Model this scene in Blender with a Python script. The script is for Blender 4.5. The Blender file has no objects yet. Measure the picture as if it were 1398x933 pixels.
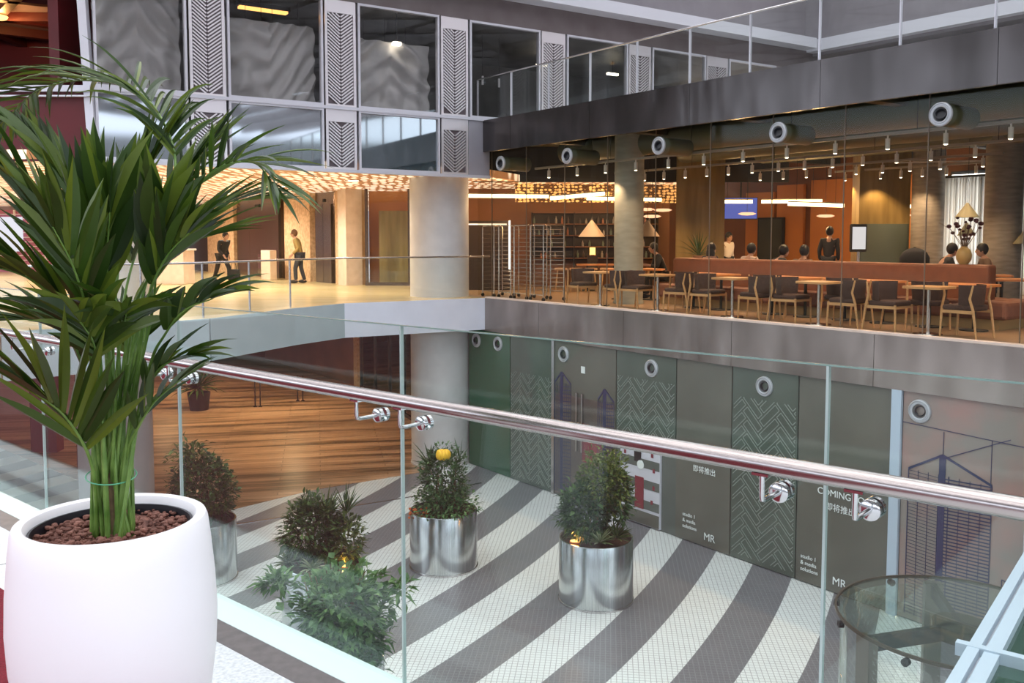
import bpy, math, random
from mathutils import Vector, Matrix, noise
R = math.radians
SC = bpy.context.scene
COL = SC.collection
# ------------------------------------------------------------------ camera, world, exposure
FPX = 1250.0; PITCH = R(4.0); CX, CY = 699.0, 412.0
cd = bpy.data.cameras.new('camera'); cam = bpy.data.objects.new('camera', cd); COL.objects.link(cam)
cam.location = (0, 0, 1.5); cam.rotation_euler = (math.pi / 2 - PITCH, 0, 0)
cd.sensor_width = 36; cd.lens = 36 * FPX / 1398; cd.shift_y = -(466.5 - CY) / 1398
cd.clip_start = .05; cd.clip_end = 400
SC.camera = cam
SC.view_settings.view_transform = 'Standard'; SC.view_settings.look = 'None'
SC.view_settings.exposure = 0.42; SC.view_settings.gamma = 1; SC.view_settings.use_curve_mapping = False
SC.cycles.max_bounces = 8; SC.cycles.transparent_max_bounces = 28; SC.cycles.diffuse_bounces = 3
SC.cycles.glossy_bounces = 3; SC.cycles.transmission_bounces = 4; SC.cycles.caustics_reflective = False
SC.cycles.caustics_refractive = False; SC.cycles.sample_clamp_indirect = 4
SC.cycles.use_adaptive_sampling = True; SC.cycles.adaptive_threshold = 0.02

w = bpy.data.worlds.new('sky'); SC.world = w; w.use_nodes = True
nt = w.node_tree; nt.nodes.clear()
out = nt.nodes.new('ShaderNodeOutputWorld'); bg = nt.nodes.new('ShaderNodeBackground')
tc = nt.nodes.new('ShaderNodeTexCoord'); sp = nt.nodes.new('ShaderNodeSeparateXYZ'); rp = nt.nodes.new('ShaderNodeValToRGB')
nt.links.new(tc.outputs['Generated'], sp.inputs[0]); nt.links.new(sp.outputs['Z'], rp.inputs[0])
nt.links.new(rp.outputs[0], bg.inputs[0]); nt.links.new(bg.outputs[0], out.inputs[0])
e = rp.color_ramp.elements
e[0].position = 0.0; e[0].color = (.10, .10, .11, 1)
e[1].position = 1.0; e[1].color = (.95, .96, .98, 1)
a = e.new(.098); a.color = (.11, .12, .14, 1)
a = e.new(.105); a.color = (.62, .72, .88, 1)
a = e.new(.35); a.color = (.86, .90, .97, 1)
bg.inputs[1].default_value = 3.4

# ------------------------------------------------------------------ reference frames
Z0, ZL, ZU = 0.0, -4.35, 4.37
C0 = (-.66, 22.80); CU = (.594, -.804); CW = (.804, .594); CANG = math.atan2(CU[1], CU[0])
F0 = (-1.1, 22.55); FD = (.837, .547); FANG = math.atan2(FD[1], FD[0])
B0 = (1.317, 1.513); BD = (.7544, -.6565); BANG = math.atan2(BD[1], BD[0])
E0 = (-10.9, 37.3); ED = (.58, -.815); EANG = math.atan2(ED[1], ED[0])
def cf(u, wv, z=0): return (C0[0] + CU[0]*u + CW[0]*wv, C0[1] + CU[1]*u + CW[1]*wv, z)
def ff(t, o, z=0): return (F0[0] + FD[0]*t - FD[1]*o, F0[1] + FD[1]*t + FD[0]*o, z)
def bf(s, o, z=0): return (B0[0] + BD[0]*s - BD[1]*o, B0[1] + BD[1]*s + BD[0]*o, z)
def ef(s, o, z=0): return (E0[0] + ED[0]*s - ED[1]*o, E0[1] + ED[1]*s + ED[0]*o, z)
def ray(px, py):
    a = (px - CX) / FPX; b = (CY - py) / FPX
    return Vector((a, math.cos(PITCH) + b*math.sin(PITCH), -math.sin(PITCH) + b*math.cos(PITCH)))
def at(px, py, D):
    r = ray(px, py); return Vector((0, 0, 1.5)) + r * (D / r.y)
def onz(px, py, z):
    r = ray(px, py); return Vector((0, 0, 1.5)) + r * ((z - 1.5) / r.z)

# ------------------------------------------------------------------ materials
def pr(name, col, rough=.5, metal=0.0, **kw):
    m = bpy.data.materials.new(name); m.use_nodes = True
    b = m.node_tree.nodes['Principled BSDF']
    b.inputs['Base Color'].default_value = (*col, 1); b.inputs['Roughness'].default_value = rough
    b.inputs['Metallic'].default_value = metal
    for k, v in kw.items(): b.inputs[k.replace('_', ' ')].default_value = v
    return m
def N(m, t, **kw):
    n = m.node_tree.nodes.new(t)
    for k, v in kw.items():
        if k in n.inputs: n.inputs[k].default_value = v
        else: setattr(n, k, v)
    return n
def L(m, a, b): m.node_tree.links.new(a, b)
def bsdf(m): return m.node_tree.nodes['Principled BSDF']
def noisy(name, c1, c2, scale=8, rough=.5, metal=0.0, stretch=(1, 1, 1), detail=4, bump=0, lo=.3, hi=.7, ang=0, **kw):
    m = pr(name, c1, rough, metal, **kw)
    t = N(m, 'ShaderNodeTexCoord'); mp = N(m, 'ShaderNodeMapping'); mp.inputs['Scale'].default_value = stretch
    mp.inputs['Rotation'].default_value = (0, 0, ang)
    n = N(m, 'ShaderNodeTexNoise', Scale=scale, Detail=detail); r = N(m, 'ShaderNodeValToRGB')
    r.color_ramp.elements[0].position = lo; r.color_ramp.elements[1].position = hi
    r.color_ramp.elements[0].color = (*c1, 1); r.color_ramp.elements[1].color = (*c2, 1)
    L(m, t.outputs['Object'], mp.inputs[0]); L(m, mp.outputs[0], n.inputs['Vector'])
    L(m, n.outputs['Fac'], r.inputs[0]); L(m, r.outputs[0], bsdf(m).inputs['Base Color'])
    if bump:
        b = N(m, 'ShaderNodeBump', Strength=bump, Distance=.02); L(m, n.outputs['Fac'], b.inputs['Height'])
        L(m, b.outputs[0], bsdf(m).inputs['Normal'])
    return m
def emis(name, col, s):
    m = bpy.data.materials.new(name); m.use_nodes = True; m.node_tree.nodes.clear()
    o = N(m, 'ShaderNodeOutputMaterial'); e = N(m, 'ShaderNodeEmission'); e.inputs[0].default_value = (*col, 1); e.inputs[1].default_value = s
    L(m, e.outputs[0], o.inputs[0]); return m
def glass(name, tint, base=.04, power=5.0, top=.9, haze=None, hz=0.0):
    m = bpy.data.materials.new(name); m.use_nodes = True; m.node_tree.nodes.clear()
    o = N(m, 'ShaderNodeOutputMaterial'); tr = N(m, 'ShaderNodeBsdfTransparent'); gl = N(m, 'ShaderNodeBsdfGlossy')
    tr.inputs[0].default_value = (*tint, 1); gl.inputs['Roughness'].default_value = .015
    gl.inputs[0].default_value = (.95, 1, .98, 1)
    lw = N(m, 'ShaderNodeLayerWeight'); lw.inputs[0].default_value = .5
    p = N(m, 'ShaderNodeMath', operation='POWER'); p.inputs[1].default_value = power
    mu = N(m, 'ShaderNodeMath', operation='MULTIPLY_ADD'); mu.inputs[1].default_value = top - base; mu.inputs[2].default_value = base
    mx = N(m, 'ShaderNodeMixShader')
    L(m, lw.outputs['Facing'], p.inputs[0]); L(m, p.outputs[0], mu.inputs[0]); L(m, mu.outputs[0], mx.inputs[0])
    src = tr
    if hz:
        df = N(m, 'ShaderNodeBsdfDiffuse'); df.inputs[0].default_value = (*haze, 1)
        m2 = N(m, 'ShaderNodeMixShader'); m2.inputs[0].default_value = hz
        L(m, tr.outputs[0], m2.inputs[1]); L(m, df.outputs[0], m2.inputs[2]); src = m2
    L(m, src.outputs[0], mx.inputs[1]); L(m, gl.outputs[0], mx.inputs[2]); L(m, mx.outputs[0], o.inputs[0]); return m

M = {}
M['white_paint'] = pr('white_paint', (.93, .90, .93), .35)
M['planter_white'] = pr('planter_white', (.97, .94, .96), .4)
M['granite'] = noisy('granite', (.54, .56, .58), (.72, .74, .76), 70, .35, lo=.35, hi=.6)
M['dark_strip'] = noisy('dark_strip', (.16, .14, .14), (.22, .19, .19), 20, .35, .5)
M['frost'] = pr('frost', (.72, .86, .83), .25)
M['carpet'] = noisy('carpet', (.13, .003, .010), (.20, .005, .018), 120, .95, bump=.4)
M['steel'] = pr('steel', (.62, .60, .60), .22, 1)
M['chrome'] = pr('chrome', (.55, .55, .55), .12, 1)
M['rail_steel'] = pr('rail_steel', (.42, .37, .355), .22, 1)
M['brushed'] = noisy('brushed', (.50, .52, .52), (.68, .70, .69), 6, .2, 1, (10, 10, .3), 3)
M['bracket_black'] = pr('bracket_black', (.02, .02, .02), .3)
M['soil'] = noisy('soil', (.10, .035, .025), (.35, .16, .12), 30, .9, bump=1)
M['soil_dark'] = noisy('soil_dark', (.03, .02, .015), (.12, .06, .04), 30, .9)
M['liner'] = pr('liner', (.01, .01, .015), .4)
M['concrete'] = noisy('concrete', (.55, .53, .52), (.62, .60, .59), 3, .6)
M['fascia_pale'] = noisy('fascia_pale', (.46, .54, .56), (.52, .60, .62), 1.5, .28, .12)
M['fascia_pale2'] = noisy('fascia_pale2', (.70, .71, .78), (.76, .77, .84), 1.5, .28, .12)
M['frame_metal'] = pr('frame_metal', (.70, .69, .75), .3, .35)
M['frame_white'] = pr('frame_white', (.46, .55, .64), .35)
M['clad_grey'] = noisy('clad_grey', (.38, .37, .42), (.44, .43, .48), 2, .35, .4)
M['soffit'] = noisy('soffit', (.22, .20, .22), (.28, .26, .28), 1.2, .5, .2)
M['band_dark'] = noisy('band_dark', (.15, .12, .12), (.19, .16, .16), 1.5, .4, .3)
M['band_pale'] = pr('band_pale', (.62, .62, .68), .4)
M['dark'] = pr('dark', (.015, .014, .013), .6)
M['olive_dark'] = noisy('olive_dark', (.030, .032, .022), (.055, .055, .038), 2, .6)
M['duct'] = pr('duct', (.11, .12, .075), .5)
M['track'] = pr('track', (.30, .27, .23), .45)
M['spot_body'] = pr('spot_body', (.72, .69, .64), .4)
M['red_dark'] = noisy('red_dark', (.085, .004, .006), (.12, .006, .010), 1.5, .45)
M['red_beam'] = pr('red_beam', (.08, .010, .010), .5)
M['pink_panel'] = noisy('pink_panel', (.30, .22, .24), (.40, .30, .33), 1.2, .6)
M['green_dark'] = noisy('green_dark', (.022, .075, .035), (.035, .105, .05), 1.0, .12, stretch=(1, 1, .1))
M['hoard_grey'] = noisy('hoard_grey', (.10, .115, .10), (.15, .165, .145), .7, .22)
M['hoard_brown'] = noisy('hoard_brown', (.105, .105, .085), (.15, .148, .12), .6, .22)
M['hoard_green'] = noisy('hoard_green', (.075, .095, .075), (.115, .14, .115), .8, .2)
M['hoard_pic'] = noisy('hoard_pic', (.25, .22, .19), (.38, .20, .17), .9, .15, lo=.4, hi=.7)
M['pattern_line'] = pr('pattern_line', (.25, .29, .25), .4)
M['ink'] = pr('ink', (.035, .035, .09), .5)
M['ink_red'] = pr('ink_red', (.22, .03, .04), .5)
M['ink_brown'] = pr('ink_brown', (.14, .09, .075), .5)
M['sign_white'] = pr('sign_white', (.8, .84, .82), .5)
M['wood_pale'] = noisy('wood_pale', (.50, .29, .13), (.62, .38, .18), 6, .45, stretch=(1, 1, 8))
M['table_orange'] = noisy('table_orange', (.60, .22, .07), (.70, .30, .10), 4, .35)
M['upholstery'] = noisy('upholstery', (.055, .030, .026), (.085, .05, .042), 30, .85)
M['banquette'] = noisy('banquette', (.17, .058, .026), (.22, .078, .036), 6, .55)
M['banquette_seat'] = noisy('banquette_seat', (.19, .08, .055), (.24, .105, .07), 10, .7)
M['plinth'] = pr('plinth', (.42, .27, .12), .5)
M['cafe_orange'] = noisy('cafe_orange', (.50, .17, .03), (.62, .23, .05), .6, .5)
M['cafe_brown'] = noisy('cafe_brown', (.17, .065, .022), (.24, .09, .032), 1, .5)
M['shelf_dark'] = pr('shelf_dark', (.035, .02, .015), .5)
M['conc_cafe'] = noisy('conc_cafe', (.20, .18, .15), (.30, .28, .24), 3, .6, stretch=(1, 1, 5))
M['conc_pale'] = noisy('conc_pale', (.30, .31, .27), (.40, .41, .36), 3, .6, stretch=(1, 1, 3))
M['gold_clad'] = noisy('gold_clad', (.18, .12, .03), (.30, .21, .07), 2, .4, stretch=(3, 3, .3))
M['curtain'] = noisy('curtain', (.85, .84, .80), (.97, .96, .94), 8, .8, stretch=(6, 6, .2))
m = M['curtain']; tb_n = N(m,'ShaderNodeBsdfTranslucent'); tb_n.inputs[0].default_value = (.9,.9,.88,1); mx_n = N(m,'ShaderNodeMixShader'); mx_n.inputs[0].default_value = .6
oo_n = [k for k in m.node_tree.nodes if k.type == 'OUTPUT_MATERIAL'][0]
L(m, bsdf(m).outputs[0], mx_n.inputs[1]); L(m, tb_n.outputs[0], mx_n.inputs[2]); L(m, mx_n.outputs[0], oo_n.inputs[0])
M['bronze'] = noisy('bronze', (.10, .075, .06), (.14, .10, .08), 1, .2, .7, stretch=(1, 1, .2))
M['bronze_dark'] = pr('bronze_dark', (.10,.085,.06), .3, .6); M['drum_steel'] = pr('drum_steel', (.22,.20,.17), .3, .8)
M['stone_gold'] = noisy('stone_gold', (.52, .33, .19), (.74, .52, .33), 9, .55, detail=8, lo=.35, hi=.65)
M['stone_pale'] = noisy('stone_pale', (.66, .52, .42), (.76, .62, .52), 5, .45)
M['lobby_back'] = noisy('lobby_back', (.42, .26, .14), (.55, .36, .2), 2, .4)
M['skin'] = pr('skin', (.42, .24, .17), .55)
M['hair'] = pr('hair', (.012, .010, .010), .5)
M['hair_brown'] = pr('hair_brown', (.10, .045, .02), .6)
M['cloth_black'] = pr('cloth_black', (.012, .012, .016), .8)
M['cloth_dark'] = pr('cloth_dark', (.025, .028, .04), .8)
M['cloth_ochre'] = pr('cloth_ochre', (.28, .20, .07), .85)
M['cloth_light'] = pr('cloth_light', (.52, .42, .36), .85)
M['cloth_white'] = pr('cloth_white', (.75, .70, .66), .85)
M['cloth_brown'] = pr('cloth_brown', (.14, .09, .06), .85)
M['led'] = emis('led', (1, .80, .45), 5.0)
M['led_white'] = emis('led_white', (1, .88, .68), 9.0)
M['glow_pink'] = emis('glow_pink', (1, .50, .30), 1.5)
M['glow_amber'] = emis('glow_amber', (1, .50, .12), 3.2)
M['screen_blue'] = emis('screen_blue', (.10, .12, .42), 1.0)
M['screen_white'] = emis('screen_white', (.62, .62, .68), 1.0)
M['day_glow'] = emis('day_glow', (.95, .95, 1.0), 6.0)
M['shade_beige'] = pr('shade_beige', (.62, .42, .26), .6)
M['shade_green'] = pr('shade_green', (.20, .19, .12), .6)
M['vase'] = pr('vase', (.42, .30, .12), .4)
M['pot_pink'] = pr('pot_pink', (.50, .30, .22), .6)
M['flower_dark'] = pr('flower_dark', (.07, .01, .015), .7)
M['yellow'] = pr('yellow', (.85, .48, .02), .5)
M['ember'] = pr('ember', (.55, .12, .02), .5)
M['tie'] = pr('tie', (.10, .40, .22), .5)
M['bark'] = noisy('bark', (.10, .06, .03), (.25, .17, .08), 40, .8)
M['glass_clear'] = glass('glass_clear', (.945, .975, .96), .022, 4, .55, (.5, .62, .58), .010)
M['glass_edge'] = pr('glass_edge', (.20, .30, .27), .15)
M['glass_seam'] = pr('glass_seam', (.42, .50, .48), .2)
M['seam_warm'] = pr('seam_warm', (.16, .12, .08), .3)
M['glass_cafe'] = glass('glass_cafe', (.93, .91, .86), .006, 4.5, .2)
M['glass_rail'] = glass('glass_rail', (.96, .98, .97), .02, 3.5, .5)
M['glass_window'] = glass('glass_window', (.88, .87, .87), .035, 4, .5)
M['glass_spandrel'] = pr('glass_spandrel', (.05, .07, .08), .04, .0, IOR=3.4)
M['glass_table'] = glass('glass_table', (.86, .92, .89), .03, 5, .6, (.3, .4, .36), .015)
M['glass_green'] = pr('glass_green', (.012, .05, .03), .05)
M['glass_shop'] = glass('glass_shop', (.45, .42, .36), .07, 3, .6)

def ceramic_stripes():
    m = pr('stripes', (.5, .5, .5), .32)
    g = N(m, 'ShaderNodeNewGeometry'); s = N(m, 'ShaderNodeVectorMath', operation='SUBTRACT'); s.inputs[1].default_value = (-28.5, 30, 0)
    L(m, g.outputs['Position'], s.inputs[0]); fl = N(m, 'ShaderNodeVectorMath', operation='MULTIPLY'); fl.inputs[1].default_value = (1, 1, 0)
    L(m, s.outputs[0], fl.inputs[0]); ln = N(m, 'ShaderNodeVectorMath', operation='LENGTH'); L(m, fl.outputs[0], ln.inputs[0])
    a = N(m, 'ShaderNodeMath', operation='SUBTRACT'); a.inputs[1].default_value = 29.15 - 14.45 * 2; L(m, ln.outputs['Value'], a.inputs[0])
    d = N(m, 'ShaderNodeMath', operation='DIVIDE'); d.inputs[1].default_value = 1.445; L(m, a.outputs[0], d.inputs[0])
    f = N(m, 'ShaderNodeMath', operation='FRACT'); L(m, d.outputs[0], f.inputs[0])
    lt = N(m, 'ShaderNodeMath', operation='LESS_THAN'); lt.inputs[1].default_value = .5; L(m, f.outputs[0], lt.inputs[0])
    # mosaic tiles
    mp = N(m, 'ShaderNodeMapping'); mp.inputs['Rotation'].default_value = (0, 0, R(6)); L(m, g.outputs['Position'], mp.inputs[0])
    br = N(m, 'ShaderNodeTexBrick', offset=0.0); br.inputs['Scale'].default_value = 1
    br.inputs['Brick Width'].default_value = .075; br.inputs['Row Height'].default_value = .075; br.inputs['Mortar Size'].default_value = .006
    br.inputs['Mortar Smooth'].default_value = .3
    L(m, mp.outputs[0], br.inputs['Vector'])
    nz = N(m, 'ShaderNodeTexNoise', Scale=2.5, Detail=3)
    L(m, g.outputs['Position'], nz.inputs['Vector'])
    wt = N(m, 'ShaderNodeMixRGB'); wt.inputs[1].default_value = (.66, .69, .69, 1); wt.inputs[2].default_value = (.76, .79, .79, 1); L(m, nz.outputs['Fac'], wt.inputs[0])
    dk = N(m, 'ShaderNodeMixRGB'); dk.inputs[1].default_value = (.12, .12, .135, 1); dk.inputs[2].default_value = (.175, .175, .19, 1); L(m, nz.outputs['Fac'], dk.inputs[0])
    x = N(m, 'ShaderNodeMixRGB'); L(m, lt.outputs[0], x.inputs[0]); L(m, dk.outputs[0], x.inputs[1]); L(m, wt.outputs[0], x.inputs[2])
    gr = N(m, 'ShaderNodeMixRGB'); gr.inputs[1].default_value = (.22, .22, .235, 1); gr.inputs[2].default_value = (.36, .38, .38, 1); L(m, lt.outputs[0], gr.inputs[0])
    y = N(m, 'ShaderNodeMixRGB'); L(m, br.outputs['Fac'], y.inputs[0]); L(m, x.outputs[0], y.inputs[1]); L(m, gr.outputs[0], y.inputs[2])
    L(m, y.outputs[0], bsdf(m).inputs['Base Color']); return m
M['stripes'] = ceramic_stripes()

def planks(name, c1, c2, c3, ang, wdt=.18, lng=2.4, rough=.3):
    m = pr(name, c1, rough)
    g = N(m, 'ShaderNodeNewGeometry'); mp = N(m, 'ShaderNodeMapping'); mp.inputs['Rotation'].default_value = (0, 0, ang); L(m, g.outputs['Position'], mp.inputs[0])
    br = N(m, 'ShaderNodeTexBrick', offset=.37); br.inputs['Scale'].default_value = 1; br.inputs['Brick Width'].default_value = lng; br.inputs['Row Height'].default_value = wdt
    br.inputs['Mortar Size'].default_value = .006; br.inputs['Color1'].default_value = (*c1, 1); br.inputs['Color2'].default_value = (*c2, 1); br.inputs['Mortar'].default_value = (c3[0]*.4, c3[1]*.4, c3[2]*.4, 1)
    L(m, mp.outputs[0], br.inputs['Vector'])
    mp2 = N(m, 'ShaderNodeMapping'); mp2.inputs['Scale'].default_value = (.18, 2.2, 1); L(m, mp.outputs[0], mp2.inputs[0])
    nz = N(m, 'ShaderNodeTexNoise', Scale=1.1, Detail=5, Roughness=.65); L(m, mp2.outputs[0], nz.inputs['Vector'])
    r = N(m, 'ShaderNodeValToRGB'); r.color_ramp.elements[0].position = .46; r.color_ramp.elements[1].position = .60; L(m, nz.outputs['Fac'], r.inputs[0])
    mx = N(m, 'ShaderNodeMixRGB'); mx.inputs[2].default_value = (*c3, 1); L(m, r.outputs[0], mx.inputs[0]); L(m, br.outputs['Color'], mx.inputs[1])
    L(m, mx.outputs[0], bsdf(m).inputs['Base Color']); return m
M['wood_floor'] = planks('wood_floor', (.46, .26, .14), (.62, .38, .23), (.13, .075, .025), R(-12), .22, 2.6, .28)
M['lobby_floor'] = noisy('lobby_floor', (.56, .44, .22), (.68, .55, .32), .6, .22, stretch=(1, 4, 1), ang=R(15))
M['cafe_floor'] = planks('cafe_floor', (.36, .24, .15), (.40, .27, .17), (.32, .21, .13), -CANG, .12, 1.2, .35)

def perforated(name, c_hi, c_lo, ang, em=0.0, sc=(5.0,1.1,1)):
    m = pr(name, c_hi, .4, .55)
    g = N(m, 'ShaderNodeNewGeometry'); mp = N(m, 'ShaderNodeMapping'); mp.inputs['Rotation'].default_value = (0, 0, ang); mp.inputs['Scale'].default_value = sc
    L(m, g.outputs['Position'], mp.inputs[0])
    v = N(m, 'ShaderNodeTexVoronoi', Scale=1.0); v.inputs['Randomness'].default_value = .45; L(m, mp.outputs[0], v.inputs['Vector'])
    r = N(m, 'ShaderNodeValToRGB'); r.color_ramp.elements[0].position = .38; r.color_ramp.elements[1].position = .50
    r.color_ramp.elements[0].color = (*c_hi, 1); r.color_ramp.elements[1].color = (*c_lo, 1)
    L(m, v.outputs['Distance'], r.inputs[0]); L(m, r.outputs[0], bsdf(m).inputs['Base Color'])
    L(m, r.outputs[0], bsdf(m).inputs['Emission Color']); bsdf(m).inputs['Emission Strength'].default_value = em  # pattern colour also emits, brightening the metal panels
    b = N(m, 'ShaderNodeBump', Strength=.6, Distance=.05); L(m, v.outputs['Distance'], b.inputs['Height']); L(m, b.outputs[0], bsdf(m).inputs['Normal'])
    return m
M['perf_ceiling_glow'] = perforated('perf_ceiling_glow', (.95, .78, .58), (.30, .13, .05), R(-33), .75)  # brightness of the reflective metal ceiling put in as emission
M['perf_bronze_glow'] = perforated('perf_bronze_glow', (.75, .45, .18), (.06, .025, .01), R(-8), .45, (8,1,12))  # same added emission on the bronze band

def fascia_metal(name, c1, c2):
    m = pr(name, c1, .25, .92)
    t = N(m, 'ShaderNodeTexCoord'); mp = N(m, 'ShaderNodeMapping'); mp.inputs['Scale'].default_value = (1.0, 1, .35); L(m, t.outputs['Object'], mp.inputs[0])
    n = N(m, 'ShaderNodeTexNoise', Scale=1.3, Detail=2); L(m, mp.outputs[0], n.inputs['Vector'])
    r = N(m, 'ShaderNodeValToRGB'); r.color_ramp.elements[0].position = .35; r.color_ramp.elements[1].position = .7
    r.color_ramp.elements[0].color = (*c1, 1); r.color_ramp.elements[1].color = (*c2, 1); L(m, n.outputs['Fac'], r.inputs[0]); L(m, r.outputs[0], bsdf(m).inputs['Base Color'])
    b = N(m, 'ShaderNodeBump', Strength=.25, Distance=.15); L(m, n.outputs['Fac'], b.inputs['Height']); L(m, b.outputs[0], bsdf(m).inputs['Normal'])
    return m
M['fascia_upper'] = fascia_metal('fascia_upper', (.075, .066, .062), (.135, .12, .115))
M['fascia_mid'] = fascia_metal('fascia_mid', (.24, .20, .175), (.40, .345, .31))

def leafmat(name, c1, c2, c3, rough=.4, tr=.25):
    m = pr(name, c1, rough)
    g = N(m, 'ShaderNodeNewGeometry'); r = N(m, 'ShaderNodeValToRGB'); L(m, g.outputs['Random Per Island'], r.inputs[0])
    r.color_ramp.elements[0].color = (*c1, 1); r.color_ramp.elements[1].color = (*c3, 1); q = r.color_ramp.elements.new(.6); q.color = (*c2, 1)
    b = bsdf(m); L(m, r.outputs[0], b.inputs['Base Color'])
    t = N(m, 'ShaderNodeBsdfTranslucent'); L(m, r.outputs[0], t.inputs[0]); x = N(m, 'ShaderNodeMixShader'); x.inputs[0].default_value = tr
    o = [k for k in m.node_tree.nodes if k.type == 'OUTPUT_MATERIAL'][0]
    L(m, b.outputs[0], x.inputs[1]); L(m, t.outputs[0], x.inputs[2]); L(m, x.outputs[0], o.inputs[0]); return m
M['palm'] = leafmat('palm', (.014, .035, .006), (.05, .10, .010), (.15, .20, .02), .34, .22)
M['palm_stem'] = noisy('palm_stem', (.07, .16, .02), (.20, .32, .07), 6, .4, stretch=(1, 1, 3))
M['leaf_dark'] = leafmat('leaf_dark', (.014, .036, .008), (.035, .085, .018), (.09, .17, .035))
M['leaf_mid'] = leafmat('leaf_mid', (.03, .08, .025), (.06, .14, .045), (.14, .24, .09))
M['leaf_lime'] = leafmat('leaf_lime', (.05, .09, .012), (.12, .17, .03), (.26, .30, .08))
M['leaf_fresh'] = leafmat('leaf_fresh', (.05, .13, .04), (.10, .22, .07), (.22, .38, .13), .45, .3)
M['leaf_olive'] = leafmat('leaf_olive', (.03, .055, .012), (.075, .12, .028), (.20, .25, .07))
M['leaf_variegated'] = leafmat('leaf_variegated', (.10, .16, .04), (.35, .40, .20), (.7, .7, .5))

# ------------------------------------------------------------------ mesh building
ORD = ['leftmost','second','third','fourth','fifth','sixth','seventh','eighth','ninth','tenth','eleventh','twelfth','thirteenth','fourteenth','fifteenth','sixteenth','seventeenth','eighteenth','nineteenth','twentieth','twenty-first','twenty-second','twenty-third','twenty-fourth','twenty-fifth']
def nth(k): return ORD[k] if k == 0 else ORD[k]+' from the left'
class MB:
    def __init__(s): s.v = []; s.f = []
    def add(s, vs, fs):
        o = len(s.v); s.v += [tuple(p) for p in vs]; s.f += [tuple(i + o for i in q) for q in fs]
    def box(s, x0, x1, y0, y1, z0, z1):
        s.add([(x0,y0,z0),(x1,y0,z0),(x1,y1,z0),(x0,y1,z0),(x0,y0,z1),(x1,y0,z1),(x1,y1,z1),(x0,y1,z1)],
              [(0,3,2,1),(4,5,6,7),(0,1,5,4),(1,2,6,5),(2,3,7,6),(3,0,4,7)])
    def bar(s, a, b, wd, h, up=(0, 0, 1)):
        a = Vector(a); b = Vector(b); d = (b - a).normalized(); u = Vector(up)
        if abs(d.dot(u)) > .98: u = Vector((0, 1, 0))
        x = d.cross(u).normalized() * wd / 2; y = x.cross(d).normalized() * h / 2
        vs = [p + i*x + j*y for p in (a, b) for i, j in ((-1,-1),(1,-1),(1,1),(-1,1))]
        s.add(vs, [(0,3,2,1),(4,5,6,7),(0,1,5,4),(1,2,6,5),(2,3,7,6),(3,0,4,7)])
    def prism(s, poly, z0, z1):
        n = len(poly); s.add([(x,y,z0) for x,y in poly] + [(x,y,z1) for x,y in poly],
              [tuple(reversed(range(n))), tuple(range(n, 2*n))] + [(i,(i+1)%n,n+(i+1)%n,n+i) for i in range(n)])
    def tube(s, pts, rad, n=8, cap=True):
        pts = [Vector(p) for p in pts]; k = len(pts)
        if not hasattr(rad, '__len__'): rad = [rad]*k
        o = len(s.v); prev = None
        for i, p in enumerate(pts):
            d = (pts[min(i+1,k-1)] - pts[max(i-1,0)]).normalized()
            if prev is None:
                x = d.cross(Vector((0,0,1))); x = x if x.length > .05 else d.cross(Vector((0,1,0)))
            else: x = prev - d*prev.dot(d)
            x.normalize(); prev = x; y = d.cross(x)
            for j in range(n):
                t = 2*math.pi*j/n; s.v.append(tuple(p + (x*math.cos(t) + y*math.sin(t))*rad[i]))
        for i in range(k-1):
            for j in range(n):
                a = o+i*n+j; b = o+i*n+(j+1)%n; s.f.append((a,b,b+n,a+n))
        if cap: s.f.append(tuple(o+j for j in reversed(range(n)))); s.f.append(tuple(o+(k-1)*n+j for j in range(n)))
    def lathe(s, prof, c=(0,0,0), n=40, a0=0, a1=2*math.pi, axis=None):
        # prof: (r, h) about +z (or axis)
        o = len(s.v); full = abs(a1-a0-2*math.pi) < 1e-4; m = n if full else n+1
        q = Vector(axis).to_track_quat('Z','Y') if axis else None
        for r, h in prof:
            for j in range(m):
                t = a0+(a1-a0)*j/n; p = Vector((r*math.cos(t), r*math.sin(t), h))
                if q: p = q @ p
                s.v.append((p.x+c[0], p.y+c[1], p.z+c[2]))
        for i in range(len(prof)-1):
            for j in range(n):
                a = o+i*m+j; b = o+i*m+(j+1)%m; s.f.append((a,b,b+m,a+m))
    def ball(s, c, r, n=10, sx=1, sy=1, sz=1):
        k = n//2+1
        o = len(s.v)
        for i in range(k+1):
            t = math.pi*i/k
            for j in range(n):
                a = 2*math.pi*j/n; s.v.append((c[0]+r*sx*math.sin(t)*math.cos(a), c[1]+r*sy*math.sin(t)*math.sin(a), c[2]+r*sz*math.cos(t)))
        for i in range(k):
            for j in range(n):
                a = o+i*n+j; b = o+i*n+(j+1)%n; s.f.append((a,a+n,b+n,b))
    def build(s, name, mat, parent=None, smooth=False, bevel=0, loc=None, rotz=None, mats=None):
        me = bpy.data.meshes.new(name); me.from_pydata(s.v, [], s.f)
        if isinstance(mat, str): mat = M[mat]
        me.materials.append(mat); me.update()
        if smooth:
            me.polygons.foreach_set('use_smooth', [True]*len(me.polygons))
            try: me.set_sharp_from_angle(angle=R(40))
            except Exception: pass
        o = bpy.data.objects.new(name, me); COL.objects.link(o)
        if parent: o.parent = parent
        if loc: o.location = loc
        if rotz is not None: o.rotation_euler = (0,0,rotz)
        if bevel:
            b = o.modifiers.new('bevel','BEVEL'); b.width = bevel; b.segments = 2; b.limit_method = 'ANGLE'
        return o
def boxo(name, dims, mat, parent=None, **kw):
    b = MB(); b.box(*dims); return b.build(name, mat, parent, **kw)
def tag(o, label=None, cat=None, group=None, kind=None):
    if label: o['label'] = label
    if cat: o['category'] = cat
    if group: o['group'] = group
    if kind: o['kind'] = kind
    return o
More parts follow.
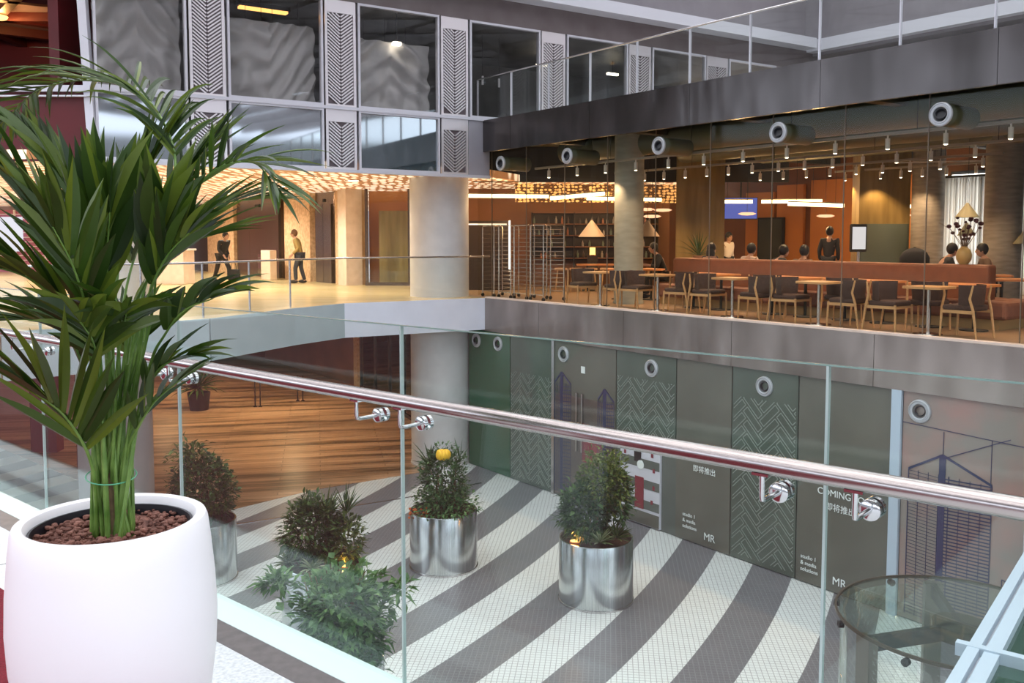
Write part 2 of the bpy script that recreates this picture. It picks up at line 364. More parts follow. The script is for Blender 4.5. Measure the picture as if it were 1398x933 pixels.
def thing(name, label, cat, loc=(0,0,0), rz=0, group=None):
    o = bpy.data.objects.new(name, None); COL.objects.link(o); o.empty_display_size = .2
    o.location = loc; o.rotation_euler = (0,0,rz); return tag(o, label, cat, group)
def struct(o): o['kind'] = 'structure'; return o
def copy_tree(o, parent=None):
    kids = list(o.children); c = o.copy(); COL.objects.link(c); c.parent = parent
    for ch in kids: copy_tree(ch, c)
    return c
def place(o, loc, rz=0, label=None, group=None):
    o.location = loc; o.rotation_euler = (0,0,rz)
    if label: o['label'] = label
    if group: o['group'] = group
    return o
def lamp(kind, name, loc, energy, col, size=.1, parent=None, spot=None, rot=None, **kw):
    d = bpy.data.lights.new(name, kind); d.energy = energy; d.color = col
    if kind == 'AREA':
        d.shape = kw.get('shape','DISK'); d.size = size
        if 'size_y' in kw: d.size_y = kw['size_y']
    else: d.shadow_soft_size = size
    if spot: d.spot_size = R(spot); d.spot_blend = .6
    o = bpy.data.objects.new(name, d); COL.objects.link(o); o.location = loc
    if rot: o.rotation_euler = rot
    if parent: o.parent = parent
    return o

# ================================================================== SETTING
def poly_slab(name, poly, z0, z1, mat):
    b = MB(); b.prism(poly, z0, z1); return struct(b.build(name, mat))
def xy(p): return (p[0], p[1])
# lower floor (striped mosaic) and wood floor
poly_slab('floor_atrium', [(-30,3),(30,-14),(40,20),(12,44),(-30,50)], ZL-.3, ZL, 'stripes')
WOODP = [(-1.6,23.6),(-2.35,22.45),(-4.65,20.87),(-6.06,19.32),(-7.4,19.2),(-10.2,21.5),(-14.3,25.2),(-24,34),(-24,49),(-2,49),(-2,30)]
poly_slab('floor_wood', list(reversed(WOODP)), ZL, ZL+.008, 'wood_floor')
b = MB()
for p, q in (((322,716.6),(551,681)),((551,681),(657,660))):
    a = onz(*p, ZL); c = onz(*q, ZL); b.bar((a.x,a.y,ZL+.006),(c.x,c.y,ZL+.006),.05,.012)
struct(b.build('trim_1','steel'))
# camera side gallery
gp = [xy(bf(-16,0)), xy(bf(9,0)), xy(bf(9,-11)), xy(bf(-16,-11))]
GAL = [xy(bf(-16,-.13)), xy(bf(9,-.13)), xy(bf(9,-11)), xy(bf(-16,-11))]
poly_slab('floor_gallery', list(reversed([xy(bf(-16,.03)), xy(bf(9,.03)), xy(bf(9,-11)), xy(bf(-16,-11))])), -.45, -.012, 'clad_grey')
poly_slab('floor_gallery_stone', list(reversed([xy(bf(-16,-.23)), xy(bf(9,-.23)), xy(bf(9,-11)), xy(bf(-16,-11))])), -.012, 0, 'granite')
poly_slab('trim_2', list(reversed([xy(bf(-16,-.12)), xy(bf(9,-.12)), xy(bf(9,-.23)), xy(bf(-16,-.23))])), -.012, .002, 'dark_strip')
poly_slab('trim_3', list(reversed([xy(bf(-16,.02)), xy(bf(9,.02)), xy(bf(9,-.12)), xy(bf(-16,-.12))])), -.012, .004, 'frost')
b = MB()   # joints of the stone slabs
for k in range(-12, 8):
    s = -3.05 + k*1.42; p = bf(s,-.235); q = bf(s+.0,-10.9); b.bar((p[0],p[1],.0006),(q[0],q[1],.0006),.005,.001)
struct(b.build('trim_4','dark_strip'))
b = MB(); b.prism(list(reversed([xy(bf(-15,-.565)), xy(bf(-1.2,-.565)), xy(bf(-1.2,-9.5)), xy(bf(-15,-9.5))])), .0008, .010)
tag(b.build('carpet','carpet'), 'dark red carpet on the gallery floor under the white palm pot', 'carpet')

# lobby slab with curved edge
A = C0; LB = (-3.87,20.9); LC = (-4.67,19.45); LD = (-5.65,16.95); LE = (-8.15,14.5); LF = (-16,10.5)
LOBBY = [A, LB, LC, LD, LE, LF, (-30,12), (-30,52), (8,52), (-1.2,34), (-3.3,28.6), (-1.7,24.6)]
poly_slab('floor_lobby', LOBBY, -.78, 0, 'lobby_floor')
CAFEP = [A, (-1.7,24.6), (-3.3,28.6), (-1.2,34), (8,52), xy(cf(0,30)), xy(cf(26,16)), xy(cf(26,0))]
poly_slab('floor_cafe', list(reversed(CAFEP)), -.78, 0, 'cafe_floor')
def seg_panel(name, p, q, z0, z1, mat, off=.03, th=.03):
    d = Vector((q[0]-p[0], q[1]-p[1])); ln = d.length; ang = math.atan2(d.y, d.x)
    b = MB(); b.box(0.004, ln-.004, -off-th, -off, z0, z1); return struct(b.build(name, mat, loc=(p[0],p[1],0), rotz=ang))
# fascia of the lobby edge (panels run right to left so local -y faces the void)
f1 = seg_panel('trim_5', LB, A, -.79, .0, 'fascia_pale2')
f2 = seg_panel('trim_6', LC, LB, -.79, .0, 'fascia_pale')
f3 = seg_panel('trim_7', LD, LC, -.79, .0, 'fascia_pale')
f4 = seg_panel('trim_8', LE, LD, -.79, .0, 'fascia_pale')
f5 = seg_panel('trim_9', LF, LE, -.79, .0, 'fascia_pale')
bolt = MB(); bolt.lathe([(0,-.022),(.022,-.022),(.028,-.01),(.028,0)], n=10, axis=(0,-1,0)); bolt_me = None
for f, ln in ((f1,3.7),(f2,1.65),(f3,2.7),(f4,3.5)):
    x = .35 if f is f1 else .2
    k = 0
    while x < ln-.1:
        for z in (-.2,-.5):
            if bolt_me is None:
                o = bolt.build('bolt','steel',f); bolt_me = o.data
            else:
                o = bpy.data.objects.new('bolt', bolt_me); COL.objects.link(o); o.parent = f
            o.location = (x,-.06,z)
        x += .2 if k % 2 == 0 else .95
        k += 1
# cafe fascia, metal panels with joints
def cafe_fascia(name, z0, z1, mat, first, th=.06):
    b = MB(); s = [0.0]; x = first
    while x < 26: s.append(x); x += 2.82
    s.append(26)
    for i in range(len(s)-1): b.box(s[i]+.004, s[i+1]-.004, -th, 0, z0, z1)
    return struct(b.build(name, mat, loc=(C0[0],C0[1],0), rotz=CANG))
cafe_fascia('trim_10', -.82, -.0, 'fascia_mid', 2.22)
cafe_fascia('trim_11', 3.6, 4.37, 'fascia_upper', 1.15, .08)
struct(boxo('trim_12', (0,26,-.02,.13,0,.035), 'stone_pale', loc=(C0[0],C0[1],0), rotz=CANG))
# cafe upper slab / ceiling
CW12 = 12.0
struct(boxo('ceiling_cafe', (-2.0,26,.0,CW12+14,3.95,4.33), 'olive_dark', loc=(C0[0],C0[1],0), rotz=CANG))
struct(boxo('floor_terrace', (0,26,.0,CW12,4.33,4.37), 'concrete', loc=(C0[0],C0[1],0), rotz=CANG))
# lobby ceiling
LC_POLY = [xy(ff(.6,.05)), xy(ff(-8.5,.05)), (-9.95,17.85), (-30,17.85), (-30,52), (8,52), (6.2,31.5), (5.2,25.6), (.3,25.2)]
poly_slab('ceiling_lobby', list(reversed(LC_POLY)), 3.02, 3.2, 'perf_ceiling_glow')
poly_slab('floor_upper', list(reversed([xy(ff(.5,.1)), xy(ff(-8.5,.1)), (-9.95,17.95), (-30,17.95), (-30,52), (0,52), (-.6,26)])), 3.25, 4.36, 'dark')
struct(boxo('wall_bulkhead',(-1.05,7.5,24.98,25.06,3.0,4.34),'dark'))
b = MB(); b.box(0,5.4,0,.12,2.5,3.02); struct(b.build('trim_13','perf_bronze_glow', loc=(.1,25.9,0), rotz=R(8)))

# big round columns through both floors
def column(name, x, y, r, z0, z1, mat, ring=True):
    b = MB(); b.lathe([(r,z0),(r,z1)], n=48)
    if ring:
        for z in (z0+.02,): b.lathe([(r+.02,z0),(r+.02,z0+.05),(r,z0+.05)], n=48)
    return struct(b.build(name, mat, smooth=True, loc=(x,y,0)))
column('trim_14', -1.87, 23.62, .755, ZL, 3.03, 'concrete')
column('trim_15', -8.55, 19.5, .755, ZL, 3.03, 'concrete')
for i, (px_, D_, r_, mt) in enumerate(((858,20.9,.33,'conc_pale'),(1264,23.0,.38,'conc_cafe'),(1367,20.0,.38,'conc_cafe'))):
    p = ((px_-699)/1250*D_, D_); column('trim_%d' % (16+i), p[0], p[1], r_, 0, 3.95, mt)
p = at(956, 300, 24.5); b = MB(); b.box(-.62,.62,-.6,.6,0,3.95); struct(b.build('trim_19','gold_clad', loc=(p.x,p.y,0), rotz=R(-12)))

# elevator wall of the lobby
def ebox(name, s0, s1, o0, o1, z0, z1, mat, **kw):
    b = MB(); b.box(s0,s1,o0,o1,z0,z1); return struct(b.build(name, mat, loc=(E0[0],E0[1],0), rotz=EANG, **kw))
ebox('wall_elevators', -24, 10.2, .2, .5, 0, 3.02, 'lobby_back')
ebox('trim_20', -3.96, -.5, -.25, .2, 0, 3.02, 'stone_gold')
ebox('trim_21', 5.0, 7.3, -.25, .2, 0, 3.02, 'stone_gold')
ebox('trim_22', 9.0, 9.44, -.1, .2, 0, 3.02, 'stone_gold')
ebox('trim_23', 9.75, 10.35, -.35, .2, 0, 3.02, 'stone_pale')
ebox('trim_24', -16, -9.9, -.25, .2, 0, 3.02, 'stone_gold')
def elevator(name, s0, s1, label, split=.33):
    p = ef(s0, -.22); t = thing(name, label, 'elevator', (p[0],p[1],0), EANG); w_ = s1-s0
    boxo('surround', (0,w_,.12,.38,0,3.0), 'bronze', t)
    boxo('door', (.1,w_*split-.01,.06,.12,0,2.6), 'bronze', t); boxo('door', (w_*split+.01,w_-.1,.06,.12,0,2.6), 'bronze', t)
    boxo('indicator', (w_*.45,w_*.55,.09,.12,2.68,2.78), 'dark', t)
elevator('elevator', -.45, 4.3, 'wide bronze elevator front between the two golden stone piers', .33)
elevator('elevator', 7.45, 8.9, 'narrow dark elevator front beside the man in the ochre jacket', .5)
elevator('elevator', -9.8, -4.1, 'bronze elevator front half hidden behind the palm leaves', .5)
# glazed office front at the right of the lobby
t = thing('glazed_partition', 'framed glass front with gold panels between pale pillar and round column', 'partition', (-4.6,28.75,0), R(-2))
boxo('gold_panel', (.35,2.6,.5,.56,0,2.35), 'gold_clad', t); boxo('glass', (.05,2.95,.0,.02,.08,3.0), 'glass_rail', t)
for x in (0, 1.35, 2.9): boxo('mullion', (x,x+.09,-.04,.06,0,3.02), 'bronze', t)
boxo('bottom_rail', (0,3,-.05,.07,0,.1), 'bronze', t)
struct(boxo('wall_office', (-4.7,-.6,30.2,30.3,0,3.02), 'cafe_orange'))
# reception blocks
t = thing('reception_counter', 'pale stone counter block behind the palm stems at the lobby edge', 'counter', (-12.0,29.6,0), R(-10))
boxo('body', (0,1.5,0,.7,0,1.08), 'stone_pale', t, bevel=.02); boxo('top', (-.05,1.55,-.05,.75,1.08,1.14), 'white_paint', t, bevel=.01)
t = thing('turnstile', 'pale upright gate block between the two walking people', 'gate', (-9.05,33.0,0), EANG)
boxo('body', (0,.9,0,.25,0,1.05), 'stone_pale', t, bevel=.02); boxo('wing', (-.6,0,.1,.12,.2,.9), 'glass_rail', t)
# far left lobby wall: pinkish shop front with white grid
struct(boxo('wall_lobby_far', (-34,-17.5,44.5,44.7,0,3.02), 'pink_panel'))
t = thing('lattice_display', 'pink tinted shop window with white grid seen behind the left palm leaves', 'shop front', (-21,40,0), 0)
boxo('panel', (-2,6.0,.1,.2,0,2.7), pr('pinkwall', (.50,.16,.26), .4), t)
b = MB()
for k in range(12): b.box(-2,6,.02,.1,.3+.2*k,.33+.2*k)
for k in range(7): b.box(-2+1.3*k,-1.95+1.3*k,0,.1,0,2.7)
b.build('grid', 'white_paint', t)
boxo('lit_sign', (-1.6,-.3,-.05,.0,.9,2.4), 'screen_white', t)

# ---------------- upper left facade
FZ = (3.02, 4.37, 6.75)
struct(boxo('trim_25', (-8.4,13,-.06,.12,6.75,7.35), 'band_dark', loc=(F0[0],F0[1],0), rotz=FANG))
struct(boxo('trim_26', (-8.4,12.2,-.55,.12,7.35,7.65), 'band_pale', loc=(F0[0],F0[1],0), rotz=FANG))
struct(boxo('wall_upper', (-8.4,12.2,-.1,.12,7.65,11), 'soffit', loc=(F0[0],F0[1],0), rotz=FANG))
struct(boxo('trim_27', (.02,.62,-.05,.35,3.0,4.40), 'clad_grey', loc=(F0[0],F0[1],0), rotz=FANG))
struct(boxo('trim_28', (-8.5,.62,-.09,.1,2.96,3.03), 'frame_metal', loc=(F0[0],F0[1],0), rotz=FANG))
def bay_window(n, t0, t1, lower=True):
    wn = thing('window_%d' % n, None, None, (F0[0],F0[1],0), FANG); struct(wn)
    fr = MB(); fw = .05
    for a0, a1, z0, z1 in (((t0, t1, 4.42, 6.75),) + (((t0, t1, 3.03, 4.36),) if lower else ())):
        fr.box(a0,a0+fw,-.07,.05,z0,z1); fr.box(a1-fw,a1,-.07,.05,z0,z1); fr.box(a0+fw,a1-fw,-.07,.05,z0,z0+fw); fr.box(a0+fw,a1-fw,-.07,.05,z1-fw,z1)
    fr.build('window_frame','frame_metal',wn)
    boxo('pane',(t0+.05,t1-.05,-.01,.01,4.47,6.70),'glass_window',wn)
    if lower: boxo('lower_pane',(t0+.05,t1-.05,-.01,.01,3.08,4.31),'glass_spandrel',wn)
wins = [(-8.35,-6.6),(-5.78,-3.69),(-2.86,-.78),(.06,2.14),(2.98,5.04),(5.92,7.97),(8.92,10.95)]
for i, (a0,a1) in enumerate(wins): bay_window(i+1, a0, a1, i < 3)
struct(boxo('trim_29', (-8.4,12.3,-.09,.06,4.355,4.425), 'frame_metal', loc=(F0[0],F0[1],0), rotz=FANG))
def chevron_panel(t0, t1, z0, z1, label):
    p = ff(t0, 0); o = thing('chevron_screen', label, 'wall panel', (p[0],p[1],0), FANG, 'perforated chevron panels'); w_ = t1-t0
    boxo('backing', (0,w_,-.01,.03,z0,z1), pr('panel_back', (.24,.22,.24), .45, .7) if 'pb' not in M else M['pb'], o)
    b = MB(); b.box(0,.06,-.05,-.01,z0,z1); b.box(w_-.06,w_,-.05,-.01,z0,z1); b.box(.06,w_-.06,-.05,-.01,z1-.28,z1); b.box(.06,w_-.06,-.05,-.01,z0,z0+.05)
    b.build('frame','panel_metal' if 'panel_metal' in M else 'frame_metal', o)
    b = MB(); z = z0+.02; c = w_/2; h = (c-.07)*.75
    while z < z1-.30-h*.2:
        for sgn in (-1,1):
            x0 = c+sgn*.012; x1 = c+sgn*(c-.07); za = z; zb = min(z+h, z1-.29)
            b.bar((x0,-.035,za),(x0+(x1-x0)*((zb-za)/h if h else 1),-.035,zb),.03,.028,(0,1,0))
        z += .075
    b.build('chevron_slats','panel_metal',o)
M['panel_metal'] = pr('panel_metal', (.92,.87,.89), .33, .75); M['pb'] = pr('panel_back', (.16,.13,.14), .45, .6)
pans = [(-6.55,-5.83),(-3.64,-2.91),(-.73,.01),(2.19,2.93),(5.09,5.87),(8.02,8.87)]
nm = ['behind the palm top','second from the left','above the round column','first beyond the corner','second beyond the corner','farthest right']
for (a0,a1),q in zip(pans,nm): chevron_panel(a0,a1,4.42,6.75,'tall metal chevron panel of the upper window row, '+q)
for (a0,a1),q in zip(pans[:3],nm[:3]): chevron_panel(a0,a1,3.03,4.36,'short metal chevron panel of the lower window row, '+q)
# vertical mullion at the left end (slightly leaning) and red recess
b = MB(); b.bar((-8.1,17.9,3.0),(-8.38,18.0,8.5),.16,.14); struct(b.build('trim_30','frame_metal'))
b = MB(); b.box(-14,-8.1,17.8,17.9,4.30,4.42); b.box(-14,-8.1,17.78,17.86,4.20,4.23); struct(b.build('trim_31','frame_metal'))
struct(boxo('wall_red', (-16,-8.15,17.9,18.0,2.98,4.32), 'red_dark'))
struct(boxo('wall_red_back', (-22,-9.0,24,24.2,4.36,8), 'red_dark'))
struct(boxo('wall_red_side', (-9.1,-8.9,18.3,24.2,4.36,8), 'red_dark'))
struct(boxo('ceiling_red', (-22,-8.9,17.9,24.2,6.6,6.7), 'pink_panel'))
b = MB()
for a0, a1 in (((-15,18),(-9,23.5)),((-9.2,18),(-14,24)),((-12.2,17.9),(-12.6,24)),((-14.5,21),(-9,21.4)),((-13.5,18),(-9,20.2)),((-10.3,24),(-16,20))):
    b.bar((a0[0],a0[1],6.5),(a1[0],a1[1],6.5),.22,.2)
struct(b.build('trim_32','red_beam'))
t = thing('ceiling_light', 'amber glowing ceiling light among dark red beams at top left', 'light', (-11.4,20.6,6.38))
b = MB(); b.lathe([(0,-.06),(.22,-.05),(.25,0)], n=20); b.build('diffuser','glow_amber',t)
lamp('POINT','bulb',(0,0,-.15),110,(1,.5,.15),.15,t)
# rooms behind the facade windows
struct(boxo('wall_room_back', (-8.4,12,5.2,5.3,4.36,7.4), noisy('room_back',(.10,.10,.10),(.17,.17,.16),1), loc=(F0[0],F0[1],0), rotz=FANG))
struct(boxo('ceiling_room', (-8.4,12,.12,5.3,6.85,6.95), noisy('room_ceil',(.12,.12,.11),(.2,.2,.18),1.5), loc=(F0[0],F0[1],0), rotz=FANG))
struct(boxo('floor_room', (-8.4,12,.12,5.3,4.34,4.40), 'concrete', loc=(F0[0],F0[1],0), rotz=FANG))
def sheet(t0, t1, ztop, zsag, seed, label, flip=1):
    random.seed(seed); b = MB(); nx, nz = 70, 48; p = ff(t0,.45)
    o = []
    for i in range(nx+1):
        u_ = i/nx
        for j in range(nz+1):
            v_ = j/nz; x = u_*(t1-t0)
            sag = .35*math.sin(math.pi*u_)*v_ if flip > 0 else .5*(1-u_)*v_
            z = ztop - (ztop-zsag)*v_ - sag*.4
            q_ = v_*7 - abs(u_-.5)*6*flip + u_*3*(1-flip); y = .05*math.sin(26*u_+seed+2*v_) * v_ + .10*noise.noise(Vector((u_*6+seed, q_, 0))) + .055*math.sin(q_*3.2+seed)*(1-v_*.5)
            b.v.append((x, y, z))
    for i in range(nx):
        for j in range(nz):
            a = i*(nz+1)+j; b.f.append((a,a+1,a+nz+2,a+nz+1))
    ob = b.build('plastic_sheet', 'sheet', smooth=True, loc=(p[0],p[1],0), rotz=FANG)
    so = ob.modifiers.new('solid','SOLIDIFY'); so.thickness = .004
    tag(ob, label, 'dust sheet')
m = pr('sheet', (.85,.85,.84), .35); M['sheet'] = m
tb = N(m,'ShaderNodeBsdfTransparent'); mx = N(m,'ShaderNodeMixShader'); mx.inputs[0].default_value = .5
oo = [k for k in m.node_tree.nodes if k.type == 'OUTPUT_MATERIAL'][0]
L(m, tb.outputs[0], mx.inputs[1]); L(m, bsdf(m).outputs[0], mx.inputs[2]); L(m, mx.outputs[0], oo.inputs[0])
sheet(-8.28,-6.62,6.45,4.5,1,'crumpled translucent dust sheet hanging in the upper window behind the palm top',1)
sheet(-5.76,-3.7,6.2,4.45,4,'translucent dust sheet swagged diagonally inside the window under the orange ceiling lamp',-1)
sheet(-2.84,-.8,6.1,4.5,7,'faint pale dust sheet inside the large window left of the corner chevron panel',1)
t = thing('ceiling_light', 'long orange glowing lamp inside the upper window second from left', 'light', ff(-4.6,1.2,6.62), FANG)
boxo('housing',(-.6,.6,-.1,.1,.02,.12),'dark',t); boxo('diffuser',(-.55,.55,-.08,.08,-.03,.02),emis('lampo',(1,.45,.12),2.2),t)
t = thing('ceiling_light', 'small square white light behind the third upper window pane', 'light', ff(-1.7,.35,6.05), FANG)
boxo('stem',(-.01,.01,-.01,.01,.04,.75),'dark',t); boxo('diffuser',(-.09,.09,-.06,.06,-.03,.04),'led_white',t)
for k,(tt,lb) in enumerate(((4.0,'small white strip light in the first dark window beyond the corner'),(6.6,'small white strip light in the second dark window beyond the corner'))):
    t = thing('ceiling_light', lb, 'light', ff(tt,2.5,6.45), FANG, 'strip lights in the far upper windows')
    boxo('stem',(-.01,.01,-.01,.01,.04,.4),'dark',t); boxo('diffuser',(-.2,.2,-.04,.04,-.02,.04),'led_white',t)
# small spotlights glimpsed in windows
sp0 = None
for k,(tt,zz) in enumerate(((-5.1,5.55),(-4.75,5.6),(-4.5,5.5),(-3.9,5.55),(-2.3,5.6),(-1.75,5.5),(-1.2,5.52),(.5,5.4),(1.0,5.42),(1.5,5.4))):
    if sp0 is None:
        s_ = thing('pendant_rod', 'x', 'light', ff(tt,.9,zz), FANG, 'white rods in the upper windows')
        b = MB(); b.lathe([(0,0),(.028,0),(.028,.22),(0,.22)], n=10); b.build('tube','white_paint',s_,smooth=True)
        b = MB(); b.tube([(0,0,.22),(0,0,1.25)],.005,6); b.build('cord','dark',s_); sp0 = s_
    else: s_ = copy_tree(sp0)
    w3 = 'second' if tt < -3 else ('third' if tt < 0 else 'fourth')
    place(s_, ff(tt,.9,zz), FANG, 'slim white tube light, %s of its row in the %s upper window' % (['first','second','third','fourth'][k if k < 4 else (k-4 if k < 7 else k-7)], w3))

# L3 slab around the terrace
struct(boxo('trim_33', (-2,26,11.8,12.3,7.3,7.65), 'band_pale', loc=(C0[0],C0[1],0), rotz=CANG))
struct(boxo('ceiling_terrace', (-2,26,12.1,20,7.2,7.35), 'soffit', loc=(C0[0],C0[1],0), rotz=CANG))
struct(boxo('wall_terrace', (-2,26,14,14.2,4.37,7.3), 'glass_shop' , loc=(C0[0],C0[1],0), rotz=CANG))
struct(boxo('wall_terrace_back', (-2,26,16,16.2,4.37,7.3), 'band_dark', loc=(C0[0],C0[1],0), rotz=CANG))
struct(boxo('wall_terrace_upper', (-2,26,12.05,12.3,7.65,11), 'soffit', loc=(C0[0],C0[1],0), rotz=CANG))
# roof: steel lattice with open glazing
b = MB(); ZR = 11.0
for k in range(-10, 12):
    b.bar((k*3.0-14,-22,ZR),(k*3.0+10,34,ZR),.35,.6); b.bar((k*3.0+14,-22,ZR),(k*3.0-10,34,ZR),.35,.6)
for k in range(-3, 6): b.bar((-30,k*7,ZR-.1),(34,k*7,ZR-.1),.5,.8)
struct(b.build('ceiling_lattice','soffit'))
struct(boxo('ceiling_gallery', (-22,16,-24,-7,9.0,9.3), 'soffit'))

# ---------------- lower level shopfronts
def wall_seg(name, p, q, z0, z1, mat, th=.15):
    d = Vector((q[0]-p[0], q[1]-p[1])); b = MB(); b.box(0,d.length,0,th,z0,z1)
    return struct(b.build(name, mat, loc=(p[0],p[1],0), rotz=math.atan2(d.y,d.x)))
wall_seg('wall_shop_back', (-8.2,47.5), (1.9,25.5), ZL, -.78, 'shelf_dark')
t = thing('shop_window', 'dark glazed shop front with slim mullions below the lobby, beside the round column', 'shop front', (-9.5,44.0,ZL), math.atan2(25.0-44.0,-1.55+9.5))
ln = math.hypot(25.0-44.0,-1.55+9.5)
boxo('glass',(0,ln,0,.03,.1,3.5),'glass_shop',t); boxo('base_rail',(0,ln,-.03,.06,0,.12),'bronze',t)
for x in (0,2.5,5.0,7.6,9.4,11.6,13.6,15.4,17.2,18.8,20.4): boxo('mullion',(x,x+.08,-.05,.08,0,3.55),'bronze',t)
boxo('pier',(7.7,9.3,-.12,.12,0,3.55),'stone_gold',t)
boxo('light_shelf',(10,17,.9,1.1,2.35,2.42),'brushed',t)
struct(boxo('wall_low_far', (-30,-8,47.5,47.8,ZL,-.78), 'cafe_brown'))
for (x0,x1,yy) in ((-13.1,-12.4,24.6),(-10.75,-10.35,22.3)):  # solid dark red uprights shaped after reflections in the glass
    struct(boxo('trim_34' if x0 < -12 else 'trim_35', (x0,x1,yy,yy+.4,ZL,-.78), 'red_dark'))
struct(boxo('wall_low_left', (-24,-12.5,30,30.2,ZL,-.78), noisy('lowpink',(.45,.25,.18),(.55,.33,.27),2,stretch=(.3,1,6))))
ebox('wall_low_elevators', -6, 8.2, 3.0, 3.2, ZL, -.78, 'cafe_brown')

# ---------------- hoarding under the cafe (lower level)
struct(boxo('wall_hoarding', (-.75,22,.02,.14,ZL,-.80), 'hoard_grey', loc=(C0[0],C0[1],0), rotz=CANG))
def hp(name, label, u0, u1, mat, z0=ZL+.02, z1=-.83, off=-.012, cat='panel', group=None):
    p = cf(u0, 0); t = thing(name, label, cat, (p[0],p[1],0), CANG, group)
    boxo('board', (0.005,u1-u0-.005,off,.02,z0,z1), mat, t); return t
hp('hoarding_panel','deep green glossy wall panel beside the round column on the lower level',-.75,1.04,'green_dark')
def herring(t, W, z0, z1, s=.17):
    # outlined bricks in a diagonal herringbone
    b = MB(); lw = .013; a = s; cs = math.cos(R(45)); n = int((z1-z0+W)/a)+6
    def line(p, q):
        # clip to panel
        x0,z0_,x1,z1_ = *p,*q; t0, t1 = 0.0, 1.0; dx, dz = x1-x0, z1_-z0_
        for pp, qq in ((-dx,x0-.04),(dx,W-.04-x0),(-dz,z0_-z0),(dz,z1-z0_)):
            if abs(pp) < 1e-9:
                if qq < 0: return
            else:
                r = qq/pp
                if pp < 0: t0 = max(t0,r)
                else: t1 = min(t1,r)
        if t1-t0 < 1e-3: return
        b.bar((x0+dx*t0,-.018,z0_+dz*t0),(x0+dx*t1,-.018,z0_+dz*t1),lw,.006,(0,1,0))
    def rect(cx,cz,wd,hd):
        pts = []
        for sx,sz in ((0,0),(1,0),(1,1),(0,1)):
            X = cx+sx*wd; Zz = cz+sz*hd; i = .14*a
            X += i if sx == 0 else -i; Zz += i if sz == 0 else -i
            pts.append(((X-Zz)*cs+W/2,(X+Zz)*cs+z0))
        for k in range(4): line(pts[k],pts[(k+1)%4])
    K = 22
    for i in range(-K,K):
        for j in range(-4,K+22):
            x = (i*3+0)*a; # tile pattern of 3:1 bricks
            k = (i - j) % 6
            if k == 0: rect(i*a, j*a, 3*a, a)
            if k == 3: rect(i*a, (j-2)*a, a, 3*a)
    b.build('herringbone_pattern','pattern_line',t)
H = []
for u0,u1,lb,mt in ((1.06,2.70,'grey-green glossy panel with herringbone lines, the far one nearest the column','hoard_green'),
                 (4.80,6.48,'herringbone patterned panel above the small shop picture','hoard_green'),
                 (7.87,9.28,'herringbone patterned panel between the two lettered panels','hoard_green')):
    zb = -2.68 if 4 < u0 < 6 else ZL+.02; t = hp('herringbone_panel',lb,u0,u1,mt,zb,group='herringbone hoarding panels'); herring(t,u1-u0,zb+.08,-1.35 if u0 > 4 else -1.7)
def text(s, size, t, x, z, mat='sign_white', al='LEFT', y=-.022):
    if '\n' in s:
        for k, q in enumerate(s.split('\n')): text(q, size, t, x, z-k*size*1.15, mat, al, y)
        return
    c = bpy.data.curves.new('lettering','FONT'); c.body = s; c.size = size; c.align_x = al; c.extrude = .003
    o = bpy.data.objects.new('tmp', c); COL.objects.link(o)
    dg = bpy.context.evaluated_depsgraph_get(); me = bpy.data.meshes.new_from_object(o.evaluated_get(dg)); bpy.data.objects.remove(o)
    me.materials.clear(); me.materials.append(M[mat]); q = bpy.data.objects.new('lettering', me); COL.objects.link(q)
    q.parent = t; q.location = (x,y,z); q.rotation_euler = (math.pi/2,0,0); return q
t = hp('hoarding_panel','brown-grey panel with white lettering left of the middle herringbone panel',6.50,7.85,'hoard_brown')
text('即将推出',.14,t,.45,-2.93); text('studio 1\n& media\nsolutions',.10,t,.20,-3.86); text('MR',.20,t,.74,-4.2)
t = hp('hoarding_panel','brown-grey panel lettered COMING SOON under the handrail',9.30,10.98,'hoard_brown')
text('COMING SOON',.155,t,.40,-2.74); text('即将推出',.14,t,.56,-2.97); text('studio 1\n& media\nsolutions',.095,t,.10,-3.92); text('MR',.19,t,.72,-4.2)
t = thing('door_post','pale metal post between lettered panel and tower picture','post',cf(11.0,0),CANG); boxo('post',(0,.16,-.06,.0,ZL,-.82),'frame_white',t)
def tower(b, x, w_, z0, z1, roof=.5, floors=24):
    h = .012
    for k in range(9): b.bar((x+w_*k/8,-.02,z0),(x+w_*k/8,-.02,z1-(0 if k in (0,8) else 0)),.012 if k in (0,4,8) else .006,.006,(0,1,0))
    b.bar((x+w_*.42,-.0202,z0),(x+w_*.42,-.0202,z1+roof*.6),.10,.005,(0,1,0))
    for k in range(floors): z = z0+(z1-z0)*k/floors; b.bar((x+w_*.42,-.0205,z),(x+w_,-.0205,z+.03),.018,.005,(0,1,0)); b.bar((x,-.0205,z+.03),(x+w_*.42,-.0205,z),.006,.005,(0,1,0))
    b.bar((x,-.021,z1),(x+w_*.42,-.021,z1+roof*.6),.035,.006,(0,1,0)); b.bar((x+w_*.42,-.021,z1+roof*.6),(x+w_,-.021,z1),.035,.006,(0,1,0))
t = hp('tower_picture','printed picture panel of an ink-sketched skyscraper with reddish sky, right end of wall',11.17,14.2,'hoard_pic')
b = MB(); tower(b,.12,1.25,ZL+.1,-2.0,.5,44); tower(b,2.0,.9,ZL+.1,-2.3,.4,34)
for x,z in ((1.55,-3.3),(1.9,-3.45),(2.1,-3.2),(2.3,-3.4),(2.55,-3.25)):
    b.bar((x,-.02,ZL+.1),(x,-.02,z),.012,.006,(0,1,0)); b.bar((x,-.02,z),(x+.2,-.02,z-.05),.012,.006,(0,1,0))
for x in (.65,1.35,2.0,2.9): b.bar((x,-.02,-1.35),(x,-.02,-2.4),.008,.006,(0,1,0))
b.bar((.0,-.02,-1.3),(3.0,-.02,-1.42),.01,.006,(0,1,0)); b.bar((.65,-.02,-1.75),(1.6,-.02,-1.3),.012,.006,(0,1,0))
